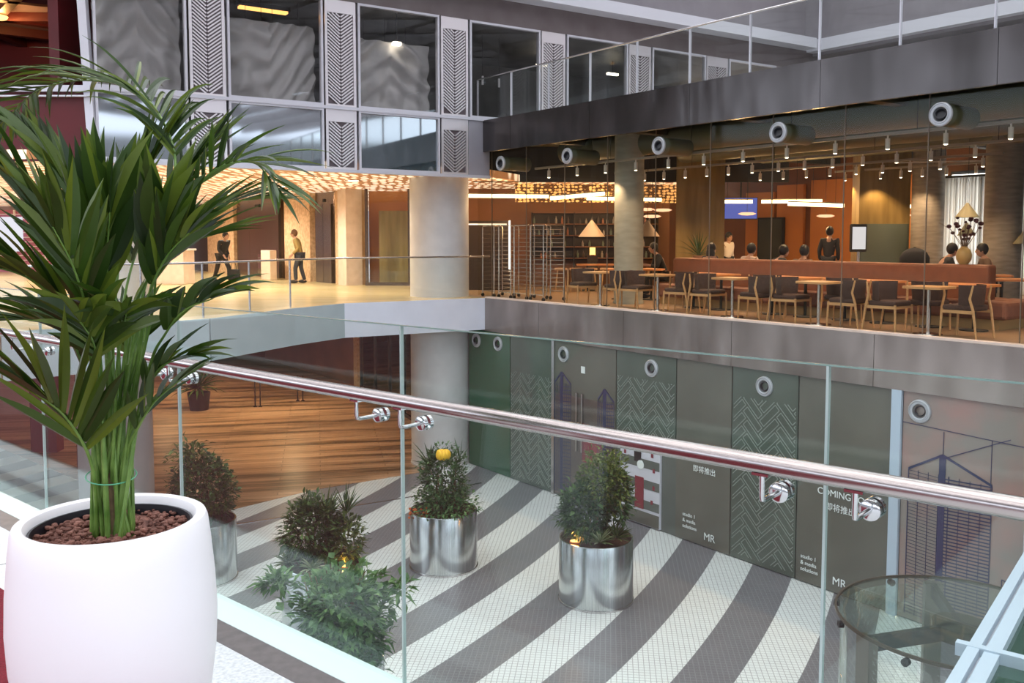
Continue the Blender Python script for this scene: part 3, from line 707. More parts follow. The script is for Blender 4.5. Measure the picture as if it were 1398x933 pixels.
b.build('ink_drawing','ink',t)
for x in (1.85,2.1): boxo('door_handle',(x,x+.05,-.09,-.02,ZL+.7,-2.5),'steel',t)
boxo('notice',(2.2,2.36,-.02,-.012,-1.85,-1.68),'sign_white',t)
t = hp('tower_picture','printed picture panel of two dark towers with cream sky, under the bronze fascia',2.73,4.78,'hoard_brown')
boxo('brown_field',(.05,2.0,-.018,-.012,ZL+.05,-2.0),noisy('brownf',(.09,.07,.06),(.14,.10,.085),2),t)
boxo('red_field',(1.0,1.7,-.022,-.018,-3.4,-2.55),'ink_red',t)
b = MB(); tower(b,.05,.55,ZL+.1,-1.75,.4,30); tower(b,1.5,.5,ZL+.1,-1.95,.4,30); b.build('ink_drawing','ink',t)
for x in (.82,1.0): boxo('door_handle',(x,x+.04,-.07,-.02,-3.2,-1.9),'steel',t)
boxo('notice',(.95,1.08,-.026,-.02,-1.45,-1.3),'sign_white',t)
boxo('jamb',(-.05,.04,-.05,.0,ZL,-.82),'steel',t)
# small shop picture with stripes and red door
t = hp('shop_picture','small picture of a striped grey shop front with a dark red door',4.95,6.1,'band_pale',ZL+.03,-2.72,-.03)
for k in range(3): boxo('grey_band',(.02,1.13,-.036,-.03,-3.05-.42*k-.1,-3.05-.42*k+.08),'hoard_grey',t)
boxo('red_door',(.45,.70,-.042,-.036,-4.0,-3.35),'ink_red',t); boxo('dark_window',(.42,.62,-.042,-.036,-3.05,-2.8),'dark',t)
b = MB(); b.lathe([(0,-.046),(.09,-.045),(.10,-.036)],n=16,axis=(0,1,0)); 
b = MB(); b.lathe([(0,.008),(.09,.007),(.10,0)],n=16,axis=(0,-1,0)); b.build('white_disc','sign_white',t,loc=(.6,-.036,-3.1))
for x,z in ((.12,-2.95),(.9,-2.9),(.95,-3.2),(.12,-3.5),(.28,-3.5),(.95,-3.55),(.9,-3.85)): boxo('red_mark',(x,x+.06,-.042,-.036,z,z+.08),'ink_red',t)
boxo('pavement',(.02,1.13,-.038,-.03,ZL+.04,ZL+.3),'hoard_brown',t)

# ================================================================== THINGS
# ---------------- foreground balustrade
SEAM = [-.803+1.4207*k for k in range(-8,7)]
bal = thing('glass_balustrade','long clear glass balustrade with a steel handrail along the pale gallery edge','balustrade',(B0[0],B0[1],0),BANG)
pane0 = None
for s in SEAM[:-1]:
    if pane0 is None: pane0 = boxo('glass_panel',(.004,1.4167,-.006,.006,-.02,1.214),'glass_clear',bal); o = pane0
    else: o = pane0.copy(); COL.objects.link(o)
    o.parent = bal; o.location = (s,0,0)
sm0 = None
for s in SEAM:
    if sm0 is None: sm0 = boxo('glass_seam',(-.003,.003,-.0065,.0065,0,1.214),'glass_seam',bal); o = sm0
    else: o = sm0.copy(); COL.objects.link(o)
    o.parent = bal; o.location = (s,0,0)
boxo('glass_top_edge',(SEAM[0],SEAM[-1],-.0068,.0068,1.2125,1.2155),'glass_edge',bal)
RO, RZ = -.105, .992
b = MB(); b.tube([(SEAM[0],RO,RZ),(SEAM[-1],RO,RZ)],.0225,28); b.build('handrail','rail_steel',bal,smooth=True)
br0 = None
for s in SEAM:
    for d in (-.105,.105):
        if br0 is None:
            b = MB(); b.tube([(0,-.012,-.085),(0,RO+.012,-.085),(0,RO+.003,-.082),(0,RO,-.073),(0,RO,-.022)],.0065,10); b.box(-.02,.02,RO-.012,RO+.012,-.026,-.020)
            br0 = b.build('bracket','chrome',bal,smooth=True)
            b = MB(); b.lathe([(0,.022),(.020,.022),(.024,.019),(.024,.006)],n=24,axis=(0,-1,0),c=(0,0,-.085)); b.lathe([(0,.022),(.020,.022),(.024,.019),(.024,.006)],n=24,axis=(0,1,0),c=(0,0,-.085))
            k = b.build('clamp_disc','chrome',br0,smooth=True); o = br0
        else: o = copy_tree(br0, bal)
        o.parent = bal; o.location = (s+d,0,RZ)

# ---------------- white pot and palm
PC = Vector((-1.06,2.38,.010))
t = thing('plant_pot','large glossy white rounded pot at the left, on the gallery floor','pot',PC)
b = MB(); b.lathe([(0,.0),(.16,.0),(.175,.01),(.205,.10),(.238,.24),(.256,.38),(.261,.48),(.257,.58),(.248,.68),(.2415,.735),(.236,.748),(.226,.752),(.212,.748),(.204,.735),(.202,.70),(.202,.64)],n=72)
b.build('shell','planter_white',t,smooth=True)
b = MB(); b.lathe([(.2015,.728),(.196,.728),(.193,.70),(.19,.62)],n=60); b.build('liner','liner',t,smooth=True)
b = MB(); random.seed(3)
for i in range(15):
    for j in range(60):
        r = .196*i/14; a_ = 2*math.pi*j/60; h = .700 + .018*noise.noise(Vector((r*math.cos(a_)*22, r*math.sin(a_)*22, 0))) + .012*noise.noise(Vector((r*math.cos(a_)*60, r*math.sin(a_)*60, 3)))
        b.v.append((r*math.cos(a_), r*math.sin(a_), h))
for i in range(14):
    for j in range(60): b.f.append((i*60+j,i*60+(j+1)%60,(i+1)*60+(j+1)%60,(i+1)*60+j))
so = b.build('soil','soil',t,smooth=True)
b = MB()
for k in range(520):
    r = .19*math.sqrt(random.random()); a_ = random.random()*6.28; s_ = random.uniform(.004,.010)
    b.ball((r*math.cos(a_), r*math.sin(a_), .704+random.uniform(0,.01)), s_, 6, random.uniform(.7,1.5), random.uniform(.7,1.5), .7)
q = b.build('bark_chips','soil',so); q['kind'] = 'stuff'

palm = thing('kentia_palm','tall green kentia palm with arching fronds growing in the large white pot','plant',PC+Vector((0,0,.695)))
PB = PC+Vector((0,0,.695))
def bez(pts, n):
    # Catmull-Rom through pts
    P = [pts[0]*2-pts[1]] + pts + [pts[-1]*2-pts[-2]]; out_ = []
    for i in range(1, len(P)-2):
        for k in range(n):
            t_ = k/n; p0,p1,p2,p3 = P[i-1],P[i],P[i+1],P[i+2]
            out_.append(.5*((2*p1)+(-p0+p2)*t_+(2*p0-5*p1+4*p2-p3)*t_*t_+(-p0+3*p1-3*p2+p3)*t_**3))
    out_.append(P[-2]); return out_
def leaflet(b, base, d, up, ln, wd, droop, seg=7, curl=0):
    d = d.normalized(); side = d.cross(up)
    if side.length < .05: side = d.cross(Vector((1,0,0)))
    side.normalize(); nrm = side.cross(d).normalized(); o = len(b.v); p = base.copy(); st = ln/seg
    for i in range(seg+1):
        f = i/seg; w_ = wd*(math.sin(math.pi*min(1,(f*.80+.14)))**.75)*(1-f**5) if f < 1 else .0008
        w_ = max(w_, .0008)
        q = p + nrm*(w_*.28)
        b.v += [tuple(q - side*w_/2), tuple(p), tuple(q + side*w_/2)]
        d = (d + Vector((0,0,-droop*f*st*6)) + side*curl*st).normalized(); side = (side - d*side.dot(d)).normalized(); nrm = side.cross(d).normalized()
        p = p + d*st
    for i in range(seg):
        a = o+i*3; b.f += [(a,a+1,a+4,a+3),(a+1,a+2,a+5,a+4)]
def frond(pix, start, n, ln, wd, droop=.5, dep=0, spread=1.0, fwd=.9, seed=0, tipdepth=0, sides=(1,-1), mat='palm', base=None, r0=.0062):
    random.seed(seed*17+5)
    k = len(pix); pts = []
    ang = random.random()*6.28; rr = random.uniform(.015,.055)
    for i,(px,py) in enumerate(pix):
        D = PC.y + (dep + tipdepth*(i/(k-1)))*(i/(k-1)) + (math.sin(ang)*rr if i == 0 else 0)
        pts.append(at(px,py,D))
    pts[0].z = PC.z+.698
    pts = [p-PB for p in pts]; c = bez(pts, 10); m_ = len(c)
    b = MB(); rad = [max(.0016, r0*(1-.78*(i/(m_-1)))) for i in range(m_)]; b.tube(c, rad, 7)
    fr = b.build('frond','palm_stem',palm,smooth=True)
    b = MB(); i0 = int(m_*start)
    for j in range(n):
        f = j/(n-1); x = i0 + f*(m_-1-i0); i = min(int(x), m_-2); p = c[i].lerp(c[i+1], x-i); dr = (c[min(i+1,m_-1)]-c[max(i-1,0)]).normalized()
        L_ = .9*ln*(.42+.72*math.sin(math.pi*(.18+.62*f)))*random.uniform(.85,1.1)*(1 if f < .9 else .75)
        up = Vector((0,0,1)); sd = dr.cross(up)
        if sd.length < .25: sd = dr.cross(Vector((0,1,0)).lerp(Vector((1,0,0)),.3))
        sd.normalize()
        view_up = sd.cross(dr).normalized()
        for s_ in sides:
            dd = dr*fwd*(.75+.6*f) + sd*s_*spread + view_up*random.uniform(-.05,.35) + Vector((random.uniform(-.12,.12),random.uniform(-.12,.12),random.uniform(-.1,.1)))
            leaflet(b, p, dd, view_up+Vector((random.uniform(-.3,.3),random.uniform(-.3,.3),0)), L_, wd*random.uniform(.8,1.15), droop*random.uniform(.7,1.3), curl=random.uniform(-.5,.5))
    leaflet(b, c[-1], c[-1]-c[-3], Vector((0,-.5,1)), ln*.7, wd*.7, droop)
    b.build('leaflets', mat, fr, smooth=True)
# pixel paths of the rachis, start fraction of leaflets, count, length, width (m)
FR = [
 ([(160,712),(182,560),(205,400),(233,270),(236,200),(195,130),(125,110),(55,122),(5,165)], .48, 34, .26, .017, 1.1, .25, .6, .7, 1, .15),
 ([(165,712),(185,540),(200,420),(240,300),(290,235),(345,222),(376,256)], .60, 14, .20, .015, .7, -.1, .5, 1.1, 2, -.2),
 ([(158,712),(180,560),(207,430),(214,360),(222,315)], .74, 8, .24, .060, .15, -.15, .42, 1.3, 3, 0),
 ([(150,712),(150,560),(148,440),(146,360),(150,290)], .68, 9, .27, .050, .1, -.15, .40, 1.35, 4, 0),
 ([(145,712),(135,560),(126,440),(100,360),(52,285),(8,240)], .46, 15, .26, .030, .5, -.15, .5, 1.1, 5, 0),
 ([(142,712),(130,560),(120,470),(86,415),(35,378),(-20,362)], .46, 15, .24, .032, .5, -.25, .5, 1.1, 6, 0),
 ([(140,712),(128,600),(118,520),(95,462),(50,438),(-10,438)], .46, 13, .22, .028, .6, -.1, .5, 1.1, 7, 0),
 ([(132,712),(128,650),(113,605),(85,565),(50,538)], .46, 10, .36, .034, .1, -.2, .7, 1.0, 8, 0),
 ([(162,712),(190,560),(208,490),(222,462),(250,425),(290,408)], .66, 5, .20, .042, 1.0, -.15, .5, 1.1, 9, 0),
 ([(160,712),(175,620),(188,585),(212,548),(245,520)], .5, 6, .18, .026, .6, -.1, .5, 1.1, 10, 0),
 ([(155,712),(160,560),(165,440),(188,340),(235,262),(295,195)], .55, 20, .22, .028, .2, .25, .6, .8, 11, .1),
 ([(158,712),(170,560),(188,430),(215,350),(258,305),(305,278),(350,272)], .55, 13, .18, .020, .5, .1, .5, 1.1, 12, 0),
 ([(150,712),(148,560),(140,420),(120,320),(90,250),(45,195)], .55, 14, .24, .036, .4, .15, .45, 1.2, 13, 0),
 ([(152,712),(152,560),(158,400),(172,310),(195,245),(222,200)], .58, 11, .24, .034, .2, .2, .42, 1.2, 14, 0),
 ([(150,712),(155,600),(160,500),(168,450),(172,430)], .7, 6, .18, .036, 1.2, -.2, .7, .7, 15, 0),
 ([(146,712),(140,600),(136,520),(128,470),(110,440)], .65, 7, .20, .036, 1.0, -.25, .6, .8, 16, 0),
 ([(152,712),(165,580),(182,480),(204,400),(228,350),(258,318)], .64, 9, .20, .034, .3, -.2, .45, 1.2, 17, 0),
 ([(148,712),(140,580),(130,480),(118,420),(98,360),(72,310)], .55, 11, .26, .036, .4, -.3, .45, 1.2, 18, 0),
 ([(147,712),(142,590),(136,480),(128,400),(120,350),(112,300)], .62, 9, .27, .045, .2, -.1, .38, 1.3, 19, 0),
 ([(156,712),(168,600),(172,520),(176,470),(190,440)], .7, 5, .18, .040, .8, .1, .6, .9, 20, 0),
 ([(154,712),(160,590),(178,440),(210,370),(250,335),(300,318)], .66, 7, .22, .016, .4, -.1, .4, 1.4, 22, 0),
 ([(154,712),(170,620),(186,570),(200,530),(222,500),(258,487)], .62, 5, .18, .030, .9, -.1, .5, 1.1, 23, 0),
]
for i, (px, st, n, ln, wd, dr, dep, spd, fw, sd, tdp) in enumerate(FR):
    frond(px, st, n, ln, wd, dr, dep, spd, fw, sd, tdp)
random.seed(8)
for k in range(20):   # bare stems of the clump
    a_ = random.random()*6.28; r = random.uniform(.01,.06); x = 156+random.uniform(-42,48)
    p0 = Vector((r*math.cos(a_)*1.2, r*math.sin(a_), 0)); p3 = at(x, random.uniform(420,500), PC.y+random.uniform(-.05,.05))-PB
    mid = p0.lerp(p3,.5)+Vector((random.uniform(-.01,.01),0,0))
    b = MB(); c = bez([p0,mid,p3],6); b.tube(c,[.0065-.003*i/(len(c)-1) for i in range(len(c))],7); b.build('stem','palm_stem',palm,smooth=True)
b = MB(); b.lathe([(.062,0),(.064,.002),(.062,.004),(.060,.002),(.062,0)],n=30); o = b.build('tie','tie',palm,loc=at(152,650,PC.y)-PB); o.rotation_euler = (.15,.08,0)
b = MB(); b.tube([(0,0,0),(.006,.004,.10),(-.003,.0,.2)],[.022,.018,.013],10); b.build('old_trunk','bark',palm,smooth=True)

# ---------------- foliage generator
def leaf(b, p, d, ln, wd, roll):
    d = d.normalized(); s = d.cross(Vector((math.sin(roll),math.cos(roll)*.3,1))).normalized(); n_ = s.cross(d)
    o = len(b.v); m_ = p+d*ln*.45; e_ = p+d*ln - Vector((0,0,ln*.18))
    b.v += [tuple(p), tuple(m_-s*wd/2+n_*wd*.15), tuple(m_), tuple(m_+s*wd/2+n_*wd*.15), tuple(e_)]
    b.f += [(o,o+1,o+2),(o,o+2,o+3),(o+1,o+4,o+2),(o+2,o+4,o+3)]
def bush(parent, name, mat, c, rx, rz, n, ln, wd, seed, lump=.35, shell=.55):
    random.seed(seed); b = MB(); c = Vector(c)
    for i in range(n):
        while True:
            v = Vector((random.uniform(-1,1),random.uniform(-1,1),random.uniform(-1,1)))
            if .1 < v.length < 1: break
        v = v.normalized()*(shell+(1-shell)*random.random()); k = 1+lump*noise.noise(v*2.2+Vector((seed,0,0)))
        p = c+Vector((v.x*rx*k, v.y*rx*k, v.z*rz*k)); d = Vector((v.x,v.y,v.z*.5+.25))+Vector((random.uniform(-.7,.7),random.uniform(-.7,.7),random.uniform(-.6,.6)))
        leaf(b, p, d, ln*random.uniform(.75,1.4), wd*random.uniform(1.0,1.7), random.uniform(-1,1))
    return b.build(name, mat, parent)
def stems(parent, n, h, r, seed, mat='bark'):
    random.seed(seed)
    b = MB()
    for k in range(n):
        a_ = random.random()*6.28; rr = random.uniform(.02,r); q = random.uniform(.3,1.0)*r*1.6
        b.tube([(rr*math.cos(a_),rr*math.sin(a_),-.05),(rr*1.1*math.cos(a_),rr*math.sin(a_),h*.5),(q*math.cos(a_),q*math.sin(a_),h)],[.016,.012,.006],6)
    b.build('stems',mat,parent,smooth=True)
def spiky(parent, name, mat, c, n, ln, wd, seed, el=(20,80)):
    random.seed(seed); b = MB()
    for k in range(n):
        a_ = random.random()*6.28; e_ = R(random.uniform(*el)); d = Vector((math.cos(a_)*math.cos(e_), math.sin(a_)*math.cos(e_), math.sin(e_)))
        leaflet(b, Vector(c)+d*.03, d, Vector((0,0,1)), ln*random.uniform(.7,1.1), wd, .25, 5)
    return b.build(name, mat, parent, smooth=True)
PLH = 1.03
def planter(x, y, label):
    t = thing('steel_planter', label, 'planter', (x,y,ZL), 0, 'brushed steel planters'); r = .60
    b = MB(); b.lathe([(r,0),(r,PLH-.012),(r-.006,PLH),(r-.03,PLH),(r-.032,PLH-.02),(r-.032,PLH-.22)],n=72); b.build('drum','brushed',t,smooth=True)
    b = MB(); b.lathe([(r+.012,0),(r+.012,.03),(r,.03)],n=72); b.build('base_ring','steel',t,smooth=True)
    b = MB(); b.lathe([(0,PLH-.10),(.3,PLH-.09),(.57,PLH-.11)],n=30); b.build('soil','soil_dark',t,smooth=True)
    return t
def plant(name, x, y, label):
    return thing(name, label, 'plant', (x,y,ZL+PLH-.12))
# P4 right
planter(1.36,14.5,'brushed steel drum planter with the tall bush, rightmost on the striped floor')
t = plant('potted_shrub',1.36,14.5,'tall two-tone shrub in the rightmost steel planter, lime at the top'); stems(t,7,.9,.2,1)
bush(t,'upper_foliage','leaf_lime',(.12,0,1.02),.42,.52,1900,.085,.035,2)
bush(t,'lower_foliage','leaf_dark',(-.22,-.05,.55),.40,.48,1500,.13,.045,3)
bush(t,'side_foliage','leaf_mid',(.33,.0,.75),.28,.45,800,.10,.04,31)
spiky(t,'variegated_leaves','leaf_variegated',(.02,-.33,.12),60,.28,.045,4,(5,60)); spiky(t,'fern_leaves','leaf_olive',(.3,-.2,.15),50,.28,.04,5,(5,60))
# P2
planter(-1.22,16.0,'brushed steel drum planter in front of the grey round column')
t = plant('potted_shrub',-1.22,16.0,'fine-leaved fresh green shrub with a yellow flower, planter by the round column'); stems(t,7,.8,.2,2)
bush(t,'foliage','leaf_mid',(.0,0,.62),.47,.62,2600,.09,.032,6); bush(t,'lower_foliage','leaf_fresh',(.05,-.1,.25),.55,.28,900,.08,.035,7)
spiky(t,'palm_leaves','leaf_dark',(-.22,-.1,.9),14,.5,.05,8,(20,80)); spiky(t,'tall_leaves','leaf_mid',(.3,0,.95),8,.42,.03,81,(50,85))
b = MB()
for k in range(9):
    a_ = k*.7; b.ball((.075*math.cos(a_),.075*math.sin(a_),.0),.06,8,1,1,1.5)
b.build('yellow_bloom','yellow',t,smooth=True,loc=(.02,-.25,1.16))
b = MB(); random.seed(5)
for k in range(26): b.ball((random.uniform(-.16,.16),random.uniform(-.08,.08),random.uniform(-.08,.10)),.025,6)
b.build('red_flowers','ember',t,loc=(-.42,-.22,.10))
# P3
p3 = onz(440,766,ZL+PLH)
planter(p3.x,p3.y,'brushed steel drum planter lit amber inside, behind the fresh green bush')
t = plant('potted_shrub',p3.x,p3.y,'dark shrub with spiky palm leaves on top, in the amber-lit planter'); stems(t,8,.7,.2,3)
bush(t,'foliage','leaf_dark',(-.12,0,.58),.46,.50,1900,.12,.042,9); bush(t,'side_foliage','leaf_olive',(.35,-.05,.45),.30,.42,700,.11,.04,10)
spiky(t,'palm_leaves','leaf_olive',(.10,-.1,.85),34,.42,.035,11,(5,85)); spiky(t,'top_palm_leaves','leaf_dark',(.35,.1,.8),16,.45,.035,12,(40,85))
spiky(t,'variegated_leaves','leaf_variegated',(-.05,-.45,.16),40,.22,.05,13,(0,50)); spiky(t,'left_leaves','leaf_olive',(-.45,-.2,.15),40,.28,.045,14,(0,60))
def uplight(x, y, label):
    t = thing('garden_uplight', label, 'light', (x,y,ZL+PLH-.12))
    b = MB(); b.lathe([(0,0),(.07,0),(.085,.05),(.085,.12),(.075,.13)],n=20); b.build('housing','ember',t,smooth=True)
    b = MB(); b.lathe([(0,.135),(.074,.13)],n=20); b.build('lens','glow_amber',t)
    lamp('POINT','bulb',(0,0,.22),5,(1,.4,.08),.06,t)
uplight(p3.x+.38,p3.y-.22,'amber glowing uplight inside the planter behind the fresh green bush')
uplight(1.36-.36,14.5-.25,'amber glowing uplight inside the rightmost planter')
# P1
planter(-5.35,15.4,'brushed steel drum planter half hidden behind the white palm pot')
t = plant('potted_shrub',-5.35,15.4,'round dark leafy shrub right behind the white palm pot'); stems(t,7,.8,.2,4)
bush(t,'foliage','leaf_dark',(.05,0,.62),.55,.60,2600,.11,.045,15); bush(t,'top_foliage','leaf_olive',(-.15,0,1.25),.35,.28,260,.13,.04,16,.6,.2)
# near fresh bush
pn = onz(455,1015,ZL)
planter(pn.x,pn.y,'steel planter of the fresh green bush, hidden below the gallery edge')
t = plant('leafy_bush',pn.x,pn.y,'bright fresh green leafy bush close behind the glass near the bottom'); stems(t,9,1.1,.25,5)
bush(t,'foliage','leaf_fresh',(.10,0,.66),.50,.46,2300,.14,.06,17,.7); bush(t,'lower_foliage','leaf_mid',(.2,-.1,.30),.48,.40,900,.13,.05,18)
bush(t,'side_sprig','leaf_fresh',(-.62,0,1.0),.20,.12,110,.16,.06,19,.3,.1); bush(t,'right_sprig','leaf_fresh',(.80,0,.92),.12,.18,60,.15,.05,20,.3,.1)
# far dark plant modelled from a bush reflection, below the handrail on the left
t = thing('potted_shrub','dark spiky plant shaped from a bush reflection, far left, under the handrail brackets','plant',(*xy(onz(272,560,ZL)),ZL+.008))
b = MB(); b.lathe([(0,0),(.30,0),(.38,.6),(.35,.6),(.33,.5),(0,.5)],n=24); b.build('pot','dark',t,smooth=True)
spiky(t,'foliage','leaf_dark',(0,0,.75),60,.95,.09,21,(-10,80)); stems(t,5,.8,.1,22)
for k,(px,py) in enumerate(((352,556),(410,548))):
    p = onz(px,py,ZL); t = thing('reflection_post','x','post',(p.x,p.y,ZL+.008),0)  # solid posts modelled from dark reflections in the glass
    t['label'] = 'pair of dark slim posts standing for a glass reflection, '+('left pair' if k == 0 else 'right pair nearer the shop glass')
    for dx in (-.09,.09):
        b = MB(); b.lathe([(0,0),(.07,0),(.07,.02),(.022,.03),(.022,.9),(0,.92)],n=12); b.build('post','dark',t,smooth=True,loc=(dx,0,0))

# ---------------- jet nozzles
def make_nozzle():  # ring, jet cone, sleeve
    t = thing('air_nozzle','x','air vent')
    b = MB(); b.lathe([(.178,0),(.174,.03),(.158,.038),(.150,.024),(.132,.024),(.124,.038),(.108,.034),(.09,-.03),(.085,-.10)],n=40,axis=(0,-1,0)); b.build('ring','nozzle_white',t,smooth=True)
    b = MB(); b.lathe([(.085,0),(.075,.045),(.07,.045),(.06,-.02),(.0,-.02)],n=32,axis=(.35,-1,.25)); b.build('jet_cone','nozzle_dark',t,smooth=True)
    b = MB(); b.lathe([(.15,0),(.165,-.1),(.17,-.80)],n=32,axis=(0,-1,0)); b.build('sleeve','duct',t,smooth=True)
    return t
M['nozzle_white'] = pr('nozzle_white',(.48,.49,.51),.3,.3); M['nozzle_dark'] = pr('nozzle_dark',(.03,.03,.035),.4)
nz0 = make_nozzle(); first = True
words_ = ['farthest','second from the far corner','third from the far corner','fourth from the far corner','nearest']
for k, u_ in enumerate((.64,3.14,5.92,8.74,11.6)):
    o = nz0 if first else copy_tree(nz0); first = False
    place(o, cf(u_,.02,3.29), CANG, 'round white air nozzle under the upper metal fascia, %s' % words_[k], 'upper air nozzles')
for k, u_ in enumerate((-.38,.56,3.08,5.82,8.58,11.44)):
    o = copy_tree(nz0)
    for ch in list(o.children):
        if ch.name.startswith('sleeve'): bpy.data.objects.remove(ch)
    place(o, cf(u_,-.012,-1.10), CANG, 'round white air nozzle on the lower wall, %s' % (['half hidden beside the round column','near the corner','above the two-tower picture','above the shop picture','above the middle herringbone panel','above the skyscraper picture'][k]), 'lower air nozzles')

# ---------------- cafe glazing
cg = thing('cafe_glass_wall','tall clear frameless glass wall of the cafe along the metal fascia','glass wall',(C0[0],C0[1],0),CANG)
g0 = None; s0 = None
for k in range(-1,16):
    x = .06+1.41*k
    if k < 0: boxo('glass_pane',(-.55,.055,.15,.17,.035,3.94),'glass_cafe',cg); continue
    if g0 is None: g0 = boxo('glass_pane',(.005,1.405,.15,.17,.035,3.94),'glass_cafe',cg); o = g0
    else: o = g0.copy(); COL.objects.link(o)
    o.parent = cg; o.location = (x,0,0)
    if s0 is None: s0 = boxo('glass_seam',(-.005,.005,.149,.171,.035,3.94),'seam_warm' if 'seam_warm' in M else 'steel',cg); o = s0
    else: o = s0.copy(); COL.objects.link(o)
    o.parent = cg; o.location = (x,0,0)
# ---------------- terrace balustrade on upper level
tb_ = thing('terrace_balustrade','frameless glass balustrade with pale posts on top of the upper metal fascia','balustrade',(C0[0],C0[1],ZU),CANG)
g0 = None; p0 = None
for k in range(0,16):
    x = 1.05+1.41*k-1.41
    if g0 is None: g0 = boxo('glass_panel',(.01,1.40,.03,.045,0,1.05),'glass_rail',tb_); o = g0
    else: o = g0.copy(); COL.objects.link(o)
    o.parent = tb_; o.location = (x,0,0)
    if p0 is None: p0 = boxo('post',(-.010,.010,.0,.05,0,1.05),'frame_metal',tb_); o = p0
    else: o = p0.copy(); COL.objects.link(o)
    o.parent = tb_; o.location = (x,0,0)
b = MB(); b.tube([(-.35,.0,1.04),(22,.0,1.04)],.018,12); b.build('handrail','steel',tb_,smooth=True)

# ---------------- lobby guard rail
gr = thing('lobby_guard_rail','slim steel guard rail with glass panels along the curved lobby edge','guard rail',(LC[0],LC[1],0),0)
path = [Vector((A[0]-LC[0]+.1,A[1]-LC[1]+.15)),Vector((LB[0]-LC[0]+.1,LB[1]-LC[1]+.12)),Vector((-.08,.12)),Vector((LD[0]-LC[0]-.12,LD[1]-LC[1]+.1)),Vector((LE[0]-LC[0]-.1,LE[1]-LC[1]+.15)),Vector((LF[0]-LC[0],LF[1]-LC[1]+.2))]
b = MB(); b.tube([(p.x,p.y,1.03) for p in path],.022,12); b.build('handrail','steel',gr,smooth=True)
for i in range(len(path)-1):
    p, q = path[i], path[i+1]; d = (q-p); n_ = max(1, round(d.length/1.35))
    for k in range(n_):
        a_ = p+d*(k/n_); c_ = p+d*((k+1)/n_)
        if i == 2 or (i == 3):
            b = MB(); b.tube([(a_.x,a_.y,0),(a_.x,a_.y,1.02)],.022,10); b.build('post','steel',gr,smooth=True)
        b = MB(); b.bar((a_.x,a_.y,.52),(c_.x,c_.y,.52),.012,.96); b.build('glass_panel','glass_rail',gr)

